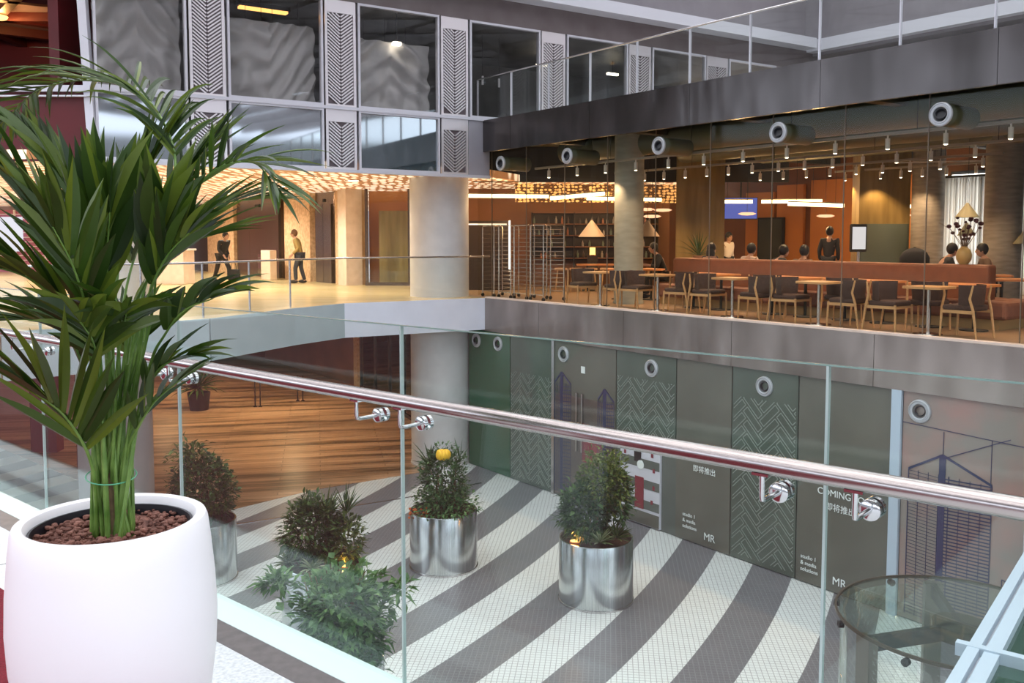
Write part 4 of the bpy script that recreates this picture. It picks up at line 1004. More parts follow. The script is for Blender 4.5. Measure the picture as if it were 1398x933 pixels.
# ---------------- people
def person(label, loc, rz, J, cols, hairmat='hair', longhair=False, extra=None):
    """J: joints dict in local metres, facing +x. cols: (torso, legs)"""
    t = thing('person', label, 'person', loc, rz)
    def skin(name, mat, parent, verts, edges, rads, sub=2):
        me = bpy.data.meshes.new(name); me.from_pydata([tuple(v) for v in verts], edges, []); me.materials.append(M[mat])
        o = bpy.data.objects.new(name, me); COL.objects.link(o); o.parent = parent
        o.modifiers.new('skin','SKIN'); sv = me.skin_vertices[0].data
        for i, r in enumerate(rads): sv[i].radius = (r[0], r[1]) if hasattr(r,'__len__') else (r, r)
        sv[0].use_root = True
        ss = o.modifiers.new('sub','SUBSURF'); ss.levels = sub; ss.render_levels = sub
        o.modifiers['skin'].use_smooth_shade = True
        return o
    g = lambda k: Vector(J[k])
    pel, wst, chs, nck, hd = g('pelvis'), g('waist'), g('chest'), g('neck'), g('head')
    V = [pel, wst, chs, nck, hd]; E_ = [(0,1),(1,2),(2,3),(3,4)]; RR = [(.12,.11),(.105,.10),(.13,.11),.052,.05]
    for s in 'LR':
        i = len(V); V += [g('sh'+s), g('el'+s), g('wr'+s), g('ha'+s)]; E_ += [(2,i),(i,i+1),(i+1,i+2),(i+2,i+3)]; RR += [.055,.042,.030,.034]
    for s in 'LR':
        i = len(V); V += [g('hi'+s), g('kn'+s), g('an'+s), g('to'+s)]; E_ += [(0,i),(i,i+1),(i+1,i+2),(i+2,i+3)]; RR += [.085,.06,.042,.035]
    body = skin('body','skin',t,V,E_,RR)
    # clothing
    V = [pel+Vector((0,0,-.02)), wst, chs, nck-Vector((0,0,.04))]; E_ = [(0,1),(1,2),(2,3)]; RR = [(.145,.13),(.13,.12),(.155,.125),.07]
    for s in 'LR':
        i = len(V); V += [g('sh'+s), g('el'+s), g('wr'+s)]; E_ += [(2,i),(i,i+1),(i+1,i+2)]; RR += [.072,.056,.045]
    skin('jacket',cols[0],t,V,E_,RR)
    V = [pel]; E_ = []; RR = [(.15,.135)]
    for s in 'LR':
        i = len(V); V += [g('hi'+s), g('kn'+s), g('an'+s)]; E_ += [(0,i),(i,i+1),(i+1,i+2)]; RR += [.10,.078,.062]
    skin('trousers',cols[1],t,V,E_,RR)
    for s in 'LR':
        b = MB(); a_, c_ = g('an'+s), g('to'+s); m_ = (a_+c_)/2; b.ball((m_.x,m_.y,m_.z-.01),.13,10,1.1,.42,.45); b.build('shoe','cloth_black',t,smooth=True)
    # head with face
    f = Vector((1,0,0)); b = MB(); c = hd+Vector((.0,0,.06)); b.ball(c,.105,14,.92,.78,1.18)
    b.ball(c+Vector((.100,0,-.015)),.018,6,1,.7,1.5); b.ball(c+Vector((.0,.083,-.01)),.022,6,.8,.4,1.3); b.ball(c+Vector((.0,-.083,-.01)),.022,6,.8,.4,1.3); b.ball(c+Vector((.085,0,-.062)),.016,6,.5,1.5,.5)
    h = b.build('head','skin',t,smooth=True)
    b = MB(); b.ball(c+Vector((-.022,0,.035)),.118,14,.95,.84,1.08)
    if longhair: b.ball(c+Vector((-.055,0,-.11)),.12,12,.75,.95,1.7)
    b.build('hair',hairmat,h,smooth=True)
    for y in (-.032,.032):
        b = MB(); b.ball(c+Vector((.090,y,.018)),.011,6); b.build('eye','dark',h)
    # fingers
    for s in 'LR':
        hh = g('ha'+s); d = (hh-g('wr'+s)); d = d.normalized() if d.length > 0 else Vector((0,0,-1)); sdv = d.cross(Vector((1,0,.01))).normalized()
        b = MB()
        for k in range(4):
            o_ = hh+sdv*(k-1.5)*.019; L_ = (.07,.082,.078,.06)[k]; b.tube([o_, o_+d*L_*.55, o_+d*L_+Vector((.018,0,0))],[.010,.009,.007],6)
        o_ = hh-d*.02; b.tube([o_+Vector((.02,0,0)), o_+d*.02+Vector((.045,0,0)), o_+d*.05+Vector((.05,0,0))],[.011,.010,.008],6)
        b.build('fingers','skin',t,smooth=True)
    return t
def stand(lean=0.0, step=.0, h=1.72, armf=0, arms=.0):
    k = h/1.72; J = {}
    J['pelvis'] = (-.02,0,.93*k); J['waist'] = (0,0,1.08*k); J['chest'] = (.02+lean*.5,0,1.32*k); J['neck'] = (.03+lean,0,1.48*k); J['head'] = (.05+lean*1.2,0,1.54*k)
    for s, sg in (('L',1),('R',-1)):
        st = step*sg; J['sh'+s] = (.01+lean*.7,.18*sg,1.40*k); J['el'+s] = (lean*.5-.05+armf*.1-st*.3+arms,.23*sg,1.13*k); J['wr'+s] = (lean*.5+.05+armf-st*.5+arms,.22*sg,(.90+armf*.5)*k); J['ha'+s] = (lean*.5+.07+armf*1.15-st*.55+arms,.21*sg,(.83+armf*.5)*k)
        J['hi'+s] = (-.02,.09*sg,.90*k); J['kn'+s] = (.04+st*.6,.10*sg,.50*k); J['an'+s] = (-.03+st*1.0,.10*sg,.09*k); J['to'+s] = (.12+st*1.0,.12*sg,.05*k)
    return J
def sit(lean=.08, seat=.45, arms=.35):
    J = {'pelvis':(0,0,seat+.12),'waist':(.0,0,seat+.26),'chest':(.03+lean*.5,0,seat+.50),'neck':(.05+lean,0,seat+.66),'head':(.09+lean*1.2,0,seat+.72)}
    for s, sg in (('L',1),('R',-1)):
        J['sh'+s] = (.03+lean*.7,.18*sg,seat+.58); J['el'+s] = (.12+lean*.6,.23*sg,seat+.33); J['wr'+s] = (arms,.14*sg,seat+.36); J['ha'+s] = (arms+.07,.12*sg,seat+.37)
        J['hi'+s] = (.02,.09*sg,seat+.10); J['kn'+s] = (.44,.12*sg,seat+.08); J['an'+s] = (.42,.12*sg,.09); J['to'+s] = (.55,.13*sg,.05)
    return J
pm = onz(409,387,0)
person('person in an ochre jacket and dark trousers standing by the golden stone pier',(pm.x,pm.y,0),R(180),stand(.10,.12,1.74,.12),('cloth_ochre','cloth_dark'),'hair_brown')
pm = onz(304,385.5,0)
person('person in black walking past the elevators with a bag',(pm.x,pm.y,0),R(-35),stand(.14,.30,1.66,.1),('cloth_black','cloth_black'))
t = thing('carry_bag','black bag carried low by the walking person in black','bag',(pm.x+.42,pm.y-.1,.08))
b = MB(); b.box(-.22,.2,-.09,.09,.0,.36); b.build('body','cloth_black',t,bevel=.04); b = MB(); b.tube([(-.1,0,.35),(-.08,0,.55),(.06,0,.55),(.08,0,.35)],.012,8); b.build('handle','cloth_black',t,smooth=True)

# ---------------- cafe furniture
def make_chair():
    t = thing('cafe_chair','x','chair')
    b = MB(); b.box(-.23,.24,-.24,.24,.41,.50); b.build('seat','upholstery',t,bevel=.03)
    b = MB(); n = 10
    for i in range(n+1):
        a_ = R(100+160*i/n); x = .02+.27*math.cos(a_); y = .27*math.sin(a_)
        for z, k in ((.50,1.0),(.80,1.08)):
            b.v.append((x*k,y*k,z)); b.v.append((x*k*.88+.002,y*k*.88,z))
    for i in range(n):
        a = i*4; b.f += [(a,a+4,a+6,a+2),(a+1,a+3,a+7,a+5),(a+2,a+6,a+7,a+3),(a,a+1,a+5,a+4)]
    b.f += [(0,2,3,1),(n*4,n*4+1,n*4+3,n*4+2)]
    b.build('backrest','upholstery',t,smooth=True)
    for sx, sy in ((1,1),(1,-1),(-1,1),(-1,-1)):
        b = MB()
        if sx > 0: b.tube([(.25,.25*sy,0),(.235,.245*sy,.44)],[.014,.020],8)
        else: b.tube([(-.31,.27*sy,0),(-.25,.27*sy,.42),(-.20,.285*sy,.60),(-.24,.275*sy,.80)],[.014,.021,.019,.013],8)
        b.build('leg','wood_pale',t,smooth=True)
    b = MB(); b.bar((.23,.245,.40),(-.25,.265,.40),.02,.045); b.bar((.23,-.245,.40),(-.25,-.265,.40),.02,.045); b.bar((.235,-.24,.40),(.235,.24,.40),.02,.04); b.build('frame','wood_pale',t)
    return t
def make_table(w_, d_, mat, two=False, h=.75):
    t = thing('cafe_table','x','table')
    b = MB(); r = min(w_,d_)*.18; P = []
    for cx_, cy_, a0 in ((w_/2-r,d_/2-r,0),(-w_/2+r,d_/2-r,90),(-w_/2+r,-d_/2+r,180),(w_/2-r,-d_/2+r,270)):
        for k in range(5): a_ = R(a0+22.5*k); P.append((cx_+r*math.cos(a_),cy_+r*math.sin(a_)))
    b.prism(P,h-.035,h); b.build('tabletop',mat,t)
    for x in ((-w_*.28,w_*.28) if two else (0,)):
        b = MB(); b.lathe([(0,h-.035),(.10,h-.04),(.03,h-.06),(.028,.03),(.03,.03),(.21,.018),(.22,0)],n=24); b.build('pedestal','steel' if not two else 'dark',t,smooth=True,loc=(x,0,0))
    return t
# window row
ch0 = make_chair(); tb0 = make_table(.62,.62,'wood_pale')
TU = [3.62,5.38,7.33,9.22,11.19]; who = ['beside the cafe column','second from the cafe column','in the middle of the glass wall','second from the right end','last one at the right end']
for i, u_ in enumerate(TU):
    o = tb0 if i == 0 else copy_tree(tb0); place(o, cf(u_,.58), CANG, 'small pale wood table at the cafe glass, '+who[i],'small tables along the cafe glass')
    for sd in (-1,1):
        o = ch0 if (i == 0 and sd == -1) else copy_tree(ch0)
        jx = random.uniform(-.03,.03); place(o, cf(u_+sd*.60+jx,.56+random.uniform(-.04,.04)), CANG+(0 if sd < 0 else math.pi)+random.uniform(-.3,.3),
              'dark chair on the %s of the window table %s' % ('left' if sd < 0 else 'right', who[i]), 'chairs along the cafe glass')
o = copy_tree(tb0); place(o, cf(13.4,.58), CANG, 'small pale wood table at the cafe glass beyond the right picture edge')
for uu_, lb in ((.0,''),): pass
# second row
tb2 = make_table(1.35,.68,'table_orange',True); i = 0
who2 = ['leftmost','second from the left','third from the left','rightmost']
for i,(u_,wd_) in enumerate(((5.7,0),(7.75,0),(9.35,0),(10.95,0))):
    o = tb2 if i == 0 else copy_tree(tb2); place(o, cf(u_,1.72), CANG, 'orange-brown table before the banquette, %s of the row' % who2[i],'tables along the banquette')
    o = copy_tree(ch0); place(o, cf(u_-.1,1.22), CANG+math.pi/2+.2, 'dark chair with its back to the glass at the %s orange-brown table' % who2[i],'chairs facing the banquette')
# banquette, double sided
t = thing('banquette','long rust brown leather banquette with a rounded end seat in the cafe','sofa',cf(3.95,2.5),CANG)
b = MB(); b.box(0,7.2,.0,.30,.12,1.04); b.build('backrest','banquette',t,bevel=.05,smooth=False)
b = MB(); b.box(0,7.75,-.52,-.0,.17,.46); b.box(7.2,7.75,0,.80,.17,.46); b.build('seat','banquette_seat',t,bevel=.06)
b = MB(); b.box(.0,7.2,.30,.82,.17,.46); b.build('rear_seat','banquette_seat',t,bevel=.06)
b = MB(); b.box(.03,7.6,-.42,.72,0,.17); b.build('plinth','plinth',t)
# vase on back, plant stand
q = onz(1320,361,1.04); q = cf(10.65,2.65)
t = thing('flower_vase','round ochre vase of dark red flowers standing on the banquette back','vase',(q[0],q[1],1.04))
b = MB(); b.lathe([(0,0),(.07,0),(.12,.08),(.13,.16),(.10,.25),(.055,.29),(.06,.31),(.045,.31),(.04,.2)],n=24); b.build('vase','vase',t,smooth=True)
random.seed(4); b = MB(); f_ = MB()
for k in range(22):
    a_ = random.random()*6.28; r = random.uniform(.05,.26); h = random.uniform(.42,.80); b.tube([(0,0,.25),(r*.4*math.cos(a_),r*.4*math.sin(a_),.4),(r*math.cos(a_),r*math.sin(a_),h)],[.006,.005,.003],5)
    f_.ball((r*math.cos(a_),r*math.sin(a_),h),random.uniform(.025,.05),7,1,1,.8)
b.tube([(0,0,.3),(-.25,0,.6),(-.45,0,.72)],[.005,.004,.003],5)
b.build('stems','cloth_brown',t); f_.build('flowers','flower_dark',t,smooth=True)
q = at(954,352,22.6)
t = thing('plant_stand','pinkish pot with a feathery dark plant on a stand behind the banquette','plant',(q.x,q.y,0),0)
b = MB(); b.tube([(0,0,0),(0,0,.75)],.05,12); b.build('stand','wood_pale',t); b = MB(); b.lathe([(0,.75),(.1,.75),(.16,1.05),(.13,1.05),(.12,1.0),(0,1.0)],n=20); b.build('pot','pot_pink',t,smooth=True)
spiky(t,'foliage','leaf_dark',(0,0,1.05),46,.62,.03,33,(10,85))
# people in the cafe (seated on rear side of banquette facing away or side)
def cp(px, py, D): r = (px-699)/1250; return (r*D, D, 0)
person('person with long black hair seated behind the banquette near its left end',cf(4.55,3.05),CANG+R(90),sit(.02),('cloth_black','cloth_dark'),longhair=True)
person('person in a pale top seen from behind over the banquette',cf(5.65,3.05),CANG+R(90),sit(.06),('cloth_light','cloth_dark'))
person('person in dark clothes bent over the table behind the banquette centre',cf(6.35,3.05),CANG+R(75),sit(.16,.42),('cloth_black','cloth_dark'))
person('person beside the bent-over one, only dark hair showing over the banquette',cf(7.05,3.05),CANG+R(100),sit(.05,.42),('cloth_brown','cloth_dark'))
person('person in black standing with a backpack in front of the orange wall',cp(1131,0,23.5),R(60),stand(.02,.05,1.76),('cloth_black','cloth_black'))
person('person in black eating at a table near the white curtain',cp(1283,0,18.6),R(0),sit(.14,.46,.4),('cloth_black','cloth_dark'))
person('person with dark hair sitting beyond the flower vase by the pillar',cp(1350,0,18.0),R(170),sit(.05,.46,.4),('cloth_brown','cloth_dark'))
person('person in white with a dark cap standing at the counter under the blue screen',cp(992,0,26.5),R(-60),stand(.03,.05,1.62),('cloth_white','cloth_dark'))
person('person in black seated left of the banquette near the hanging lamps',cp(905,0,22.8),R(185),sit(.14,.45),('cloth_black','cloth_black'))
# tables they use
for k,(px,D,lb) in enumerate(((1331,18.6,'dark cafe table with food between two diners by the white curtain'),(1400,16.6,'dark long table at the right picture edge beyond the banquette'),(868,22.2,'dark wood table left of the banquette under the cone lamps'),(1060,21.8,'table behind the banquette where dark-haired people sit'),(820,26.0,'long wood communal table in front of the bottle shelves'))):
    o = copy_tree(tb2); x = cp(px,0,D); place(o,(x[0],x[1],0),R(-20) if k != 4 else 0,lb,'tables deeper in the cafe')
stool0 = None
for k in range(7):
    if stool0 is None:
        s_ = thing('bar_stool','x','stool'); b = MB(); b.lathe([(0,.60),(.17,.60),(.18,.63),(.17,.66),(0,.66)],n=16); b.build('seat','wood_pale',s_,smooth=True)
        for a_ in range(4):
            c_ = R(45+90*a_); b = MB(); b.tube([(.21*math.cos(c_),.21*math.sin(c_),0),(.12*math.cos(c_),.12*math.sin(c_),.6)],.013,6); b.build('leg','wood_pale',s_)
        stool0 = s_; o = s_
    else: o = copy_tree(stool0)
    place(o,(1.35+.42*k,25.35,0),0,'plain wooden stool, %s in the row before the bottle shelves' % nth(k),'stools by the communal table')

# laptop-like dark thing and menu screen
q = cp(1248,0,19.5)
t = thing('coat_rack','dark coats heaped on a low stand beside the round pillar','coats',(q[0],q[1],0))
b = MB(); b.tube([(0,0,0),(0,0,1.3)],.03,8); b.build('pole','dark',t); b = MB(); b.ball((0,0,1.02),.3,12,1.1,.7,.9); b.build('coats','cloth_black',t,smooth=True)
q = cp(1171,0,22.3)
t = thing('menu_screen','white lit menu screen in a rounded dark frame on a stand by the orange wall','screen',(q[0],q[1],0),R(8))
boxo('frame',(-.22,.22,-.02,.05,1.15,1.83),'dark',t,bevel=.03); boxo('screen',(-.17,.17,-.03,-.02,1.22,1.76),'screen_white',t); b = MB(); b.lathe([(0,0),(.22,0),(.22,.02),(.04,.03),(.035,1.16)],n=16); b.build('stand','steel',t,smooth=True)
q = cp(1010,0,28.0)
t = thing('wall_screen','blue video screen hanging from the cafe ceiling above the counter','screen',(q[0],q[1],0),R(-5))
boxo('panel',(-.5,.5,0,.08,2.05,2.72),'dark',t); boxo('screen',(-.48,.48,-.01,0,2.08,2.70),'screen_blue',t); boxo('hanger',(-.02,.02,.02,.06,2.7,3.95),'dark',t)

# shelving wall and back walls of the cafe
struct(boxo('wall_cafe_left', (-1.6,4.9,28.6,28.8,0,3.95), 'cafe_brown'))
struct(boxo('wall_cafe_back', (-6,26,12.0,12.2,0,3.95), 'cafe_brown', loc=(C0[0],C0[1],0), rotz=CANG))
def onb(px, off=11.9):  # u position on the back wall for a column of the frame
    r = (px-699)/1250; x0 = C0[0]+CW[0]*off; y0 = C0[1]+CW[1]*off
    return (r*y0 - x0)/(CU[0] - r*CU[1])
for k,(p0,p1,mt,z1) in enumerate(((1018,1056,'cafe_orange',3.0),(1060,1096,'cafe_orange',3.2),(1106,1166,'cafe_orange',3.3),(1168,1178,'cafe_orange',3.3),(1226,1243,'cafe_orange',3.3))):
    struct(boxo('trim_%d' % (40+k), (onb(p0),onb(p1),11.85,11.98,0,z1), mt, loc=(C0[0],C0[1],0), rotz=CANG))
t = thing('framed_door','dark door in the orange back wall of the cafe','door',cf(onb(1040),11.7),CANG); boxo('leaf',(0,.9,0,.1,0,2.1),'olive_dark',t); boxo('frame',(-.06,.96,.02,.12,0,2.16),'dark',t)
p = cp(1200,0,23.5); struct(boxo('trim_46', (p[0]-.55,p[0]+.75,p[1],p[1]+.5,0,3.95), 'gold_clad')); struct(boxo('trim_47', (p[0]-.5,p[0]+.72,p[1]-.03,p[1],.0,1.85), 'hoard_green'))
# curtain windows
def curtain(u0,u1,label):
    t = thing('curtain',label,'curtain',cf(u0,11.2),CANG); b = MB(); n = 70; W = u1-u0
    for i in range(n+1):
        x = W*i/n; y = .07*math.sin(i*1.35)+.03*math.sin(i*.5); b.v += [(x,y,.05),(x,y,3.1)]
    for i in range(n): b.f.append((i*2,i*2+2,i*2+3,i*2+1))
    o = b.build('cloth','curtain',t,smooth=True); o.modifiers.new('s','SOLIDIFY').thickness = .01
    boxo('rod',(-.05,W+.05,-.03,.03,3.1,3.16),'dark',t)
c0_, c1_ = onb(1284,11.2), onb(1347,11.2); curtain(c0_,c1_,'white pleated curtain over the cafe window left of the thick pillar')
c2_ = onb(1391,11.2); curtain(c2_,c2_+2.4,'white curtain at the right picture edge, right of the thick pillar')
for k,(a0,a1) in enumerate(((c0_+.05,c1_-.25),(c2_+.0,c2_+2.3))):
    wn = thing('window_%d' % (20+k),None,None,cf(a0,11.55),CANG); struct(wn); W = a1-a0
    boxo('pane',(0,W,0,.05,.2,3.2),'day_glow',wn); boxo('window_frame',(-.06,W+.06,.05,.12,.1,3.3),'dark',wn)
t = thing('bottle_shelving','dark shelving unit filled with bottles and cans on the brown cafe wall','shelf',(0.6,28.2,0),0)
boxo('back_panel',(0,3.9,.3,.36,.8,2.25),'shelf_dark',t)
for z in (.85,1.2,1.55,1.9,2.25): boxo('shelf',(0,3.9,0,.3,z,z+.03),'cafe_brown',t)
for x in (0,1.3,2.6,3.87): boxo('upright',(x,x+.03,0,.3,0,2.28),'shelf_dark',t)
bot0 = None; random.seed(6); bm_ = [pr('bot%d'%k,c,.3) for k,c in enumerate(((.35,.30,.26),(.08,.05,.04),(.40,.14,.06),(.16,.20,.14)))]
bots = []
for mt in bm_:
    b = MB(); b.lathe([(0,0),(.032,0),(.034,.02),(.034,.13),(.014,.17),(.013,.22),(0,.22)],n=8); bots.append(b)
protos = []
n_b = 0
for zi,z in enumerate((.88,1.23,1.58,1.93)):
    x = .08; n_r = 0
    while x < 3.8:
        if random.random() < .68:
            k = random.randrange(4)
            if len(protos) <= k or protos[k] is None:
                while len(protos) <= k: protos.append(None)
                o = bots[k].build('bottle',bm_[k]); protos[k] = o
            else: o = protos[k].copy(); COL.objects.link(o)
            tag(o,'%s bottle, %s on the %s cafe shelf' % (['beige','dark brown','orange','green'][k],nth(n_r),['lowest','second lowest','second highest','top'][zi]),'bottle','bottles on the cafe shelving'); o.location = (.6+x,28.33,z); o.scale = (1,1,random.uniform(.7,1.1)); n_r += 1
        x += random.uniform(.12,.24)
t = thing('table_lamp','small glowing amber lantern on the counter before the shelves','lamp',(2.45,27.9,0)); boxo('counter_post',(-.15,.15,-.1,.1,0,.95),'shelf_dark',t); boxo('shade',(-.08,.08,-.06,.06,.98,1.2),'glow_amber',t); boxo('base',(-.05,.05,-.04,.04,.95,.98),'dark',t)
# rack trolleys
def make_rack():
    t = thing('rack_trolley','x','trolley'); w_, d_ = .50,.62
    for sx in (0,w_):
        b = MB()
        b.tube([(sx,0,.09),(sx,0,1.76),(sx,.04,1.80),(sx,d_-.04,1.80),(sx,d_,1.76),(sx,d_,.09)],.013,8); b.build('side_frame','steel',t,smooth=True)
    b = MB()
    for k in range(15): z = .22+.105*k; b.box(0,.03,0,d_,z,z+.006); b.box(w_-.03,w_,0,d_,z,z+.006); b.box(0,w_,d_-.01,d_,z,z+.012)
    b.box(0,w_,0,.02,.14,.16); b.box(0,w_,0,.02,1.78,1.80); b.build('runners','steel',t)
    for sx in (.0,w_):
        for sy in (.0,d_):
            b = MB(); b.lathe([(0,-.012),(.045,-.012),(.045,.012),(0,.012)],n=12,axis=(1,0,0)); b.build('caster','bracket_black',t,smooth=True,loc=(sx,sy,.045))
    return t
rk = make_rack()
for k,(px,lb) in enumerate(((724,'steel tray rack trolley, rightmost of the group at the cafe corner'),(702,'steel tray rack trolley, second from the right at the cafe corner'),(681,'steel tray rack trolley, third from the right at the cafe corner'),(659,'steel tray rack trolley nearest the round column'))):
    o = rk if k == 0 else copy_tree(rk); place(o,cf(onb(px,.3)+.0,.3),CANG,lb,'rack trolleys at the cafe corner')
t = thing('lit_cabinet','tall cabinet outlined with a bright strip behind the rack trolleys','cabinet',(-1.3,26.2,0),0)
boxo('body',(0,1.25,0,.5,0,1.98),'shelf_dark',t); b = MB(); b.box(1.21,1.25,-.02,0,.6,1.98); b.build('vertical_light','led_white',t); boxo('top_light',(0,1.15,-.02,0,1.86,1.9),emis('dimled',(1,.8,.6),1.2),t)

# cone pendants, discs
def cone_lamp(px, y0, D, rr, hh, mt, label):
    q = at(px,y0,D); t = thing('cone_pendant',label,'pendant lamp',q)
    b = MB(); b.lathe([(0,0),(.02,0),(rr,-hh),(rr-.01,-hh),(.0,-.03)],n=32); b.build('shade',mt,t,smooth=True)
    b = MB(); b.tube([(0,0,0),(0,0,3.95-q.z)],.006,6); b.build('cord','dark',t)
    return t
cone_lamp(808,301,21.2,.31,.38,'shade_beige','beige cone pendant lamp hanging left of the cafe column')
cone_lamp(884,301,21.6,.29,.38,'shade_beige','beige cone pendant lamp hanging right of the cafe column')
cone_lamp(1321,277,19.5,.24,.31,'shade_green','olive cone pendant lamp before the white curtain, upper one')
cone_lamp(1320,304,21.0,.20,.30,'shade_green','olive cone pendant lamp before the white curtain, lower one behind the flowers')
cone_lamp(1399,315,19.5,.22,.28,'shade_green','olive cone pendant lamp cut by the right picture edge')
dp = None
for k,(px,py,D,lb) in enumerate(((905,287,24,'right one of the three glowing discs by the column'),(890,295.5,23.4,'lowest of the three glowing discs by the column'),(882,286,25,'left one of the three glowing discs, touching the column'),(1020,292,24.5,'glowing disc in front of the blue screen'),(1127,295,24.5,'glowing disc left of the menu screen'),(1233,294,24.5,'glowing disc left of the concrete pillar'))):
    q = at(px,py,D)
    if dp is None:
        t = thing('disc_pendant','x','pendant lamp',q); b = MB(); b.lathe([(0,.04),(.15,.035),(.24,.0),(.15,-.035),(0,-.045)],n=28); b.build('diffuser','glow_pink',t,smooth=True)
        b = MB(); b.tube([(0,0,.04),(0,0,1.95)],.005,6); b.build('cord','dark',t); dp = t; o = t
    else: o = copy_tree(dp)
    place(o,q,0,'flat pinkish '+lb,'glowing disc pendants')
# linear lamps
LN = [((640,267.5),(749,268.5),25,25,'long yellow strip lamp at the left end of the cafe'),((752,271),(825,264.5),25,24,'slanting warm strip lamp right of the longest one'),((801,271),(903,273),25.5,25.5,'warm strip lamp passing behind the cafe column'),
      ((987,275.5),(1027,275.5),25,25,'short strip lamp above the blue screen'),((1040,275.5),(1122,275),25,25,'warm strip lamp right of the blue screen'),((1076,278.5),(1152,281),24,24,'lower of the two overlapping strip lamps'),((1226,282),(1243,282),25,25,'shortest strip lamp beside the concrete pillar')]
for p,q,D0,D1,lb in LN:
    a_ = at(*p,D0); c_ = at(*q,D1); m_ = (a_+c_)/2; t = thing('strip_lamp',lb+', ceiling hung','strip light',m_)
    b = MB(); b.bar(a_-m_,c_-m_,.07,.09); b.build('tube','led',t); b = MB(); b.bar(a_-m_+Vector((0,0,.06)),c_-m_+Vector((0,0,.06)),.08,.03); b.build('housing','track',t)
    b = MB()
    for f_ in (.15,.85): x = (a_-m_).lerp(c_-m_,f_); b.tube([x,x+Vector((0,0,3.95-m_.z))],.005,5)
    b.build('wires','dark',t)
    lamp('POINT','glow',(0,0,-.25),45,(1,.62,.28),.2,t)
# spotlight tracks
spot0 = None
def spot(u_, w_, z, label, group, en):
    global spot0
    if spot0 is None:
        s_ = thing('track_spotlight','x','spotlight'); b = MB(); b.lathe([(0,0),(.014,0),(.014,-.05),(.038,-.05),(.038,-.22),(.030,-.22),(.028,-.19)],n=16); b.build('body','spot_body',s_,smooth=True)
        b = MB(); b.lathe([(0,-.232),(.022,-.230),(.031,-.221)],n=14); b.build('lens','led_white',s_)
        spot0 = s_; o = s_
    else: o = copy_tree(spot0)
    place(o, cf(u_,w_,z), CANG, label, group)
    if en: lamp('SPOT','beam',(0,0,-.26),en,(1,.68,.42),.04,o,spot=115)
rows = [(.95,3.17,[1.33,2.38,3.35,4.32,5.28,6.24,7.22,8.22,9.22,10.2,11.18,12.16,13.2],'front'),
        (3.6,3.17,[1.91,2.58,3.29,3.97,4.62,5.3,6.01,6.68,7.36,8.05,8.78,9.47,10.3,11.3],'second'),
        (5.9,3.17,[3.7,4.4,5.07,5.72,6.41,7.07,7.72,8.4,9.3],'third'),
        (8.2,3.2,[4.6,5.1,5.6,6.15,6.7,7.3,8.0,8.8],'rearmost')]
for ri,(w_,z,us,nm_) in enumerate(rows):
    t = thing('ceiling_track','long lamp track under the dark cafe ceiling, the %s one from the glass' % nm_,'lamp track',cf(0,w_,z),CANG)
    u0_ = .8 if ri < 2 else us[0]-.3; u1_ = 20 if ri < 2 else us[-1]+.4
    boxo('rail',(u0_,u1_,-.03,.03,0,.05),'track',t); b = MB()
    x = u0_+.3
    while x < u1_: b.tube([(x,0,.05),(x,0,3.95-z)],.006,5); x += 2.4
    b.build('hangers','dark',t)
    for k,u_ in enumerate(us): spot(u_,w_,z,'cylinder spotlight, %s on the %s cafe track' % (nth(k),nm_),'%s track spotlights' % nm_, 42 if (k % 2 == 0) else 0)
t = thing('ceiling_track','short cross-mounted lamp track left of the concrete pillar','lamp track',cf(7.7,7.2,3.2),CANG+R(35)); boxo('rail',(-.9,.9,-.02,.02,0,.03),'spot_body',t); boxo('hanger',(-.01,.01,-.01,.01,.03,.75),'dark',t)
# ducts under the cafe ceiling
for k,(w_,r,z,u0_,u1_,lb) in enumerate(((1.75,.27,3.62,1.0,24,'fat round olive air duct just behind the glass'),(4.9,.22,3.66,2.0,24,'round olive air duct deeper in the cafe ceiling'),(7.3,.2,3.7,1.0,20,'rear round air duct of the cafe ceiling'))):
    b = MB(); b.lathe([(0,u0_),(r,u0_),(r,u1_),(0,u1_)],n=28,axis=(1,0,0)); o = b.build('air_duct','duct',smooth=True,loc=cf(0,w_,z),rotz=CANG); tag(o,lb,'duct')
for k,u_ in enumerate((1.9,4.6,7.3,10.1,12.9)):
    b = MB(); b.box(-.12,.12,.2,11.8,3.70,3.95); o = struct(b.build('trim_%d' % (50+k),'olive_dark',loc=cf(u_,0,0),rotz=CANG))
# lobby downlights, added to light the lobby floor and ceiling
dl0 = None
for k,(x,y) in enumerate(((-4.2,24.4),(-8.5,23.6),(-6.8,27.2),(-11.8,26.5),(-9.8,31.6),(-15.5,30.5),(-13.5,35.5),(-20,34),(-5.6,30.0))):
    if dl0 is None:
        t = thing('ceiling_downlight','x','ceiling light'); b = MB(); b.lathe([(.20,0),(.22,-.02),(.15,-.02),(.15,0)],n=24); b.build('rim','steel',t,smooth=True); b = MB(); b.lathe([(0,-.008),(.15,-.008)],n=24); b.build('lens','led_white',t); dl0 = t; o = t
    else: o = copy_tree(dl0)
    place(o,(x,y,3.02),0,'added round warm downlight in the lobby ceiling, '+('one over the golden pier' if k == 4 else nth(k)+' by nearness'),'added lobby downlights')
    lamp('SPOT','beam',(0,0,-.05),300,(1,.86,.66),.14,o,spot=165)
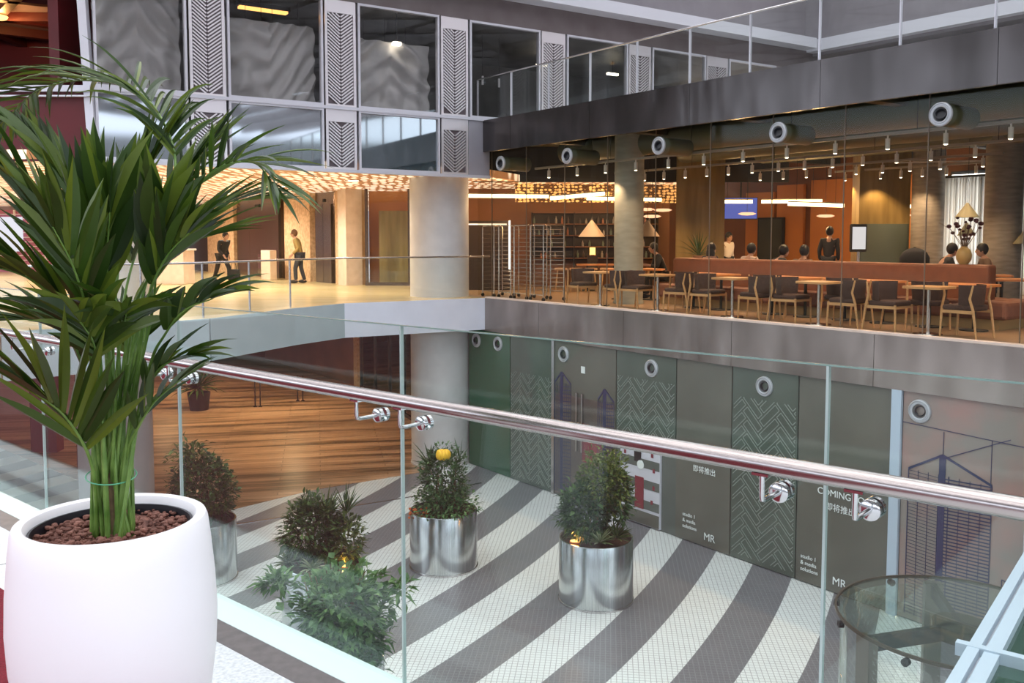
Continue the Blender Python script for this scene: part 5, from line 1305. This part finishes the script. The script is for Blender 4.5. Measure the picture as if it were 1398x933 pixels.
# lower-level downlights under the lobby, added to brighten the wood floor
for k,(x,y) in enumerate(((-6,25),(-10,29),(-7.5,31),(-13,34))):
    o = copy_tree(dl0); 
    for ch in list(o.children):
        if ch.type == 'LIGHT': bpy.data.objects.remove(ch)
    place(o,(x,y,-.78),0,'added round warm downlight above the lower wood floor, '+['nearest the round column','right of the middle','left of the middle','deepest inside'][k],'added lower hall downlights'); lamp('SPOT','beam',(0,0,-.05),420,(1,.72,.42),.14,o,spot=150)
t = thing('ceiling_downlight','single glowing warm downlight in the soffit at top right','ceiling light',cf(11.4,8.0,10.0)); b = MB(); b.lathe([(0,0),(.16,0),(.18,.1),(0,.1)],n=20); b.build('lens','led_white',t)

# ---------------- revolving drum below right
DC = (4.17,8.30); DZ = -2.05
t = thing('revolving_door','round glass drum with steel posts and ring, on the striped floor at lower right','door',(DC[0],DC[1],ZL))
hz = DZ-ZL; b = MB(); b.lathe([(0,hz-.01),(1.07,hz-.01),(1.07,hz+.01),(0,hz+.01)],n=64); b.build('glass_roof','glass_table',t,smooth=True)
b = MB(); b.lathe([(1.08,hz-.015),(1.10,hz-.015),(1.10,hz+.015),(1.08,hz+.015),(1.08,hz-.015)],n=72); b.build('ring','bronze_dark',t,smooth=True)
for a_ in (197,78,318):
    c_ = R(a_); p = Vector((1.02*math.cos(c_),1.02*math.sin(c_),0))
    b = MB(); b.box(-.085,.085,-.05,.05,0,hz-.03); o = b.build('post','drum_steel',t,loc=p,rotz=c_+math.pi/2)
    b = MB(); q = Vector((0,0,hz-.10)); b.bar(Vector((p.x,p.y,hz-.10)), q, .05,.14); b.build('beam','bracket_black',t)
b = MB(); b.lathe([(0,hz-.16),(.24,hz-.16),(.24,hz-.03),(0,hz-.03)],n=28); b.build('hub','bronze_dark',t,smooth=True)
b = MB(); b.lathe([(1.05,.05),(1.05,hz-.06)],n=40,a0=R(195),a1=R(305)); o = b.build('curved_glass','glass_rail',t,smooth=True); o.modifiers.new('s','SOLIDIFY').thickness = .012
b = MB(); b.lathe([(1.05,.05),(1.05,hz-.06)],n=40,a0=R(85),a1=R(180)); o = b.build('curved_glass','glass_rail',t,smooth=True); o.modifiers.new('s','SOLIDIFY').thickness = .012
for a_ in (150,178,222,250,275,35,100):
    c_ = R(a_); b = MB(); b.lathe([(0,0),(.035,0),(.035,.05),(0,.06)],n=12,axis=(math.cos(c_),math.sin(c_),0)); b.build('pad','bracket_black',t,smooth=True,loc=(1.07*math.cos(c_),1.07*math.sin(c_),hz-.06))
# white framed glass canopy
a0 = onz(1350,850,-1.5)
t = thing('glass_canopy','pale blue-white framed canopy with dark green glass in the lower right corner','canopy',(a0.x,a0.y,-1.5),math.atan2(.607,.795)*0+math.atan2(.795,.607))
boxo('edge_beam',(-4,6,-.06,.02,-.06,.06),'frame_white',t); boxo('main_beam',(-4,6,-.19,-.09,-.08,.05),'frame_white',t)
boxo('gutter',(-4,6,-.09,-.06,-.05,.0),'frame_metal',t)
for x in (-3.3,-.70,4.55): boxo('crossbar',(x,x+.07,-2.6,.10,-.03,.065),'frame_white',t)
boxo('glass',(-4,6,-2.6,-.18,-.05,-.02),'glass_green',t); boxo('far_beam',(-4,6,-2.76,-2.6,-.08,.05),'frame_white',t)
for x in (-3.6,5.6): boxo('post',(x,x+.1,-2.72,-2.62,ZL+1.5,-.08),'frame_white',t)
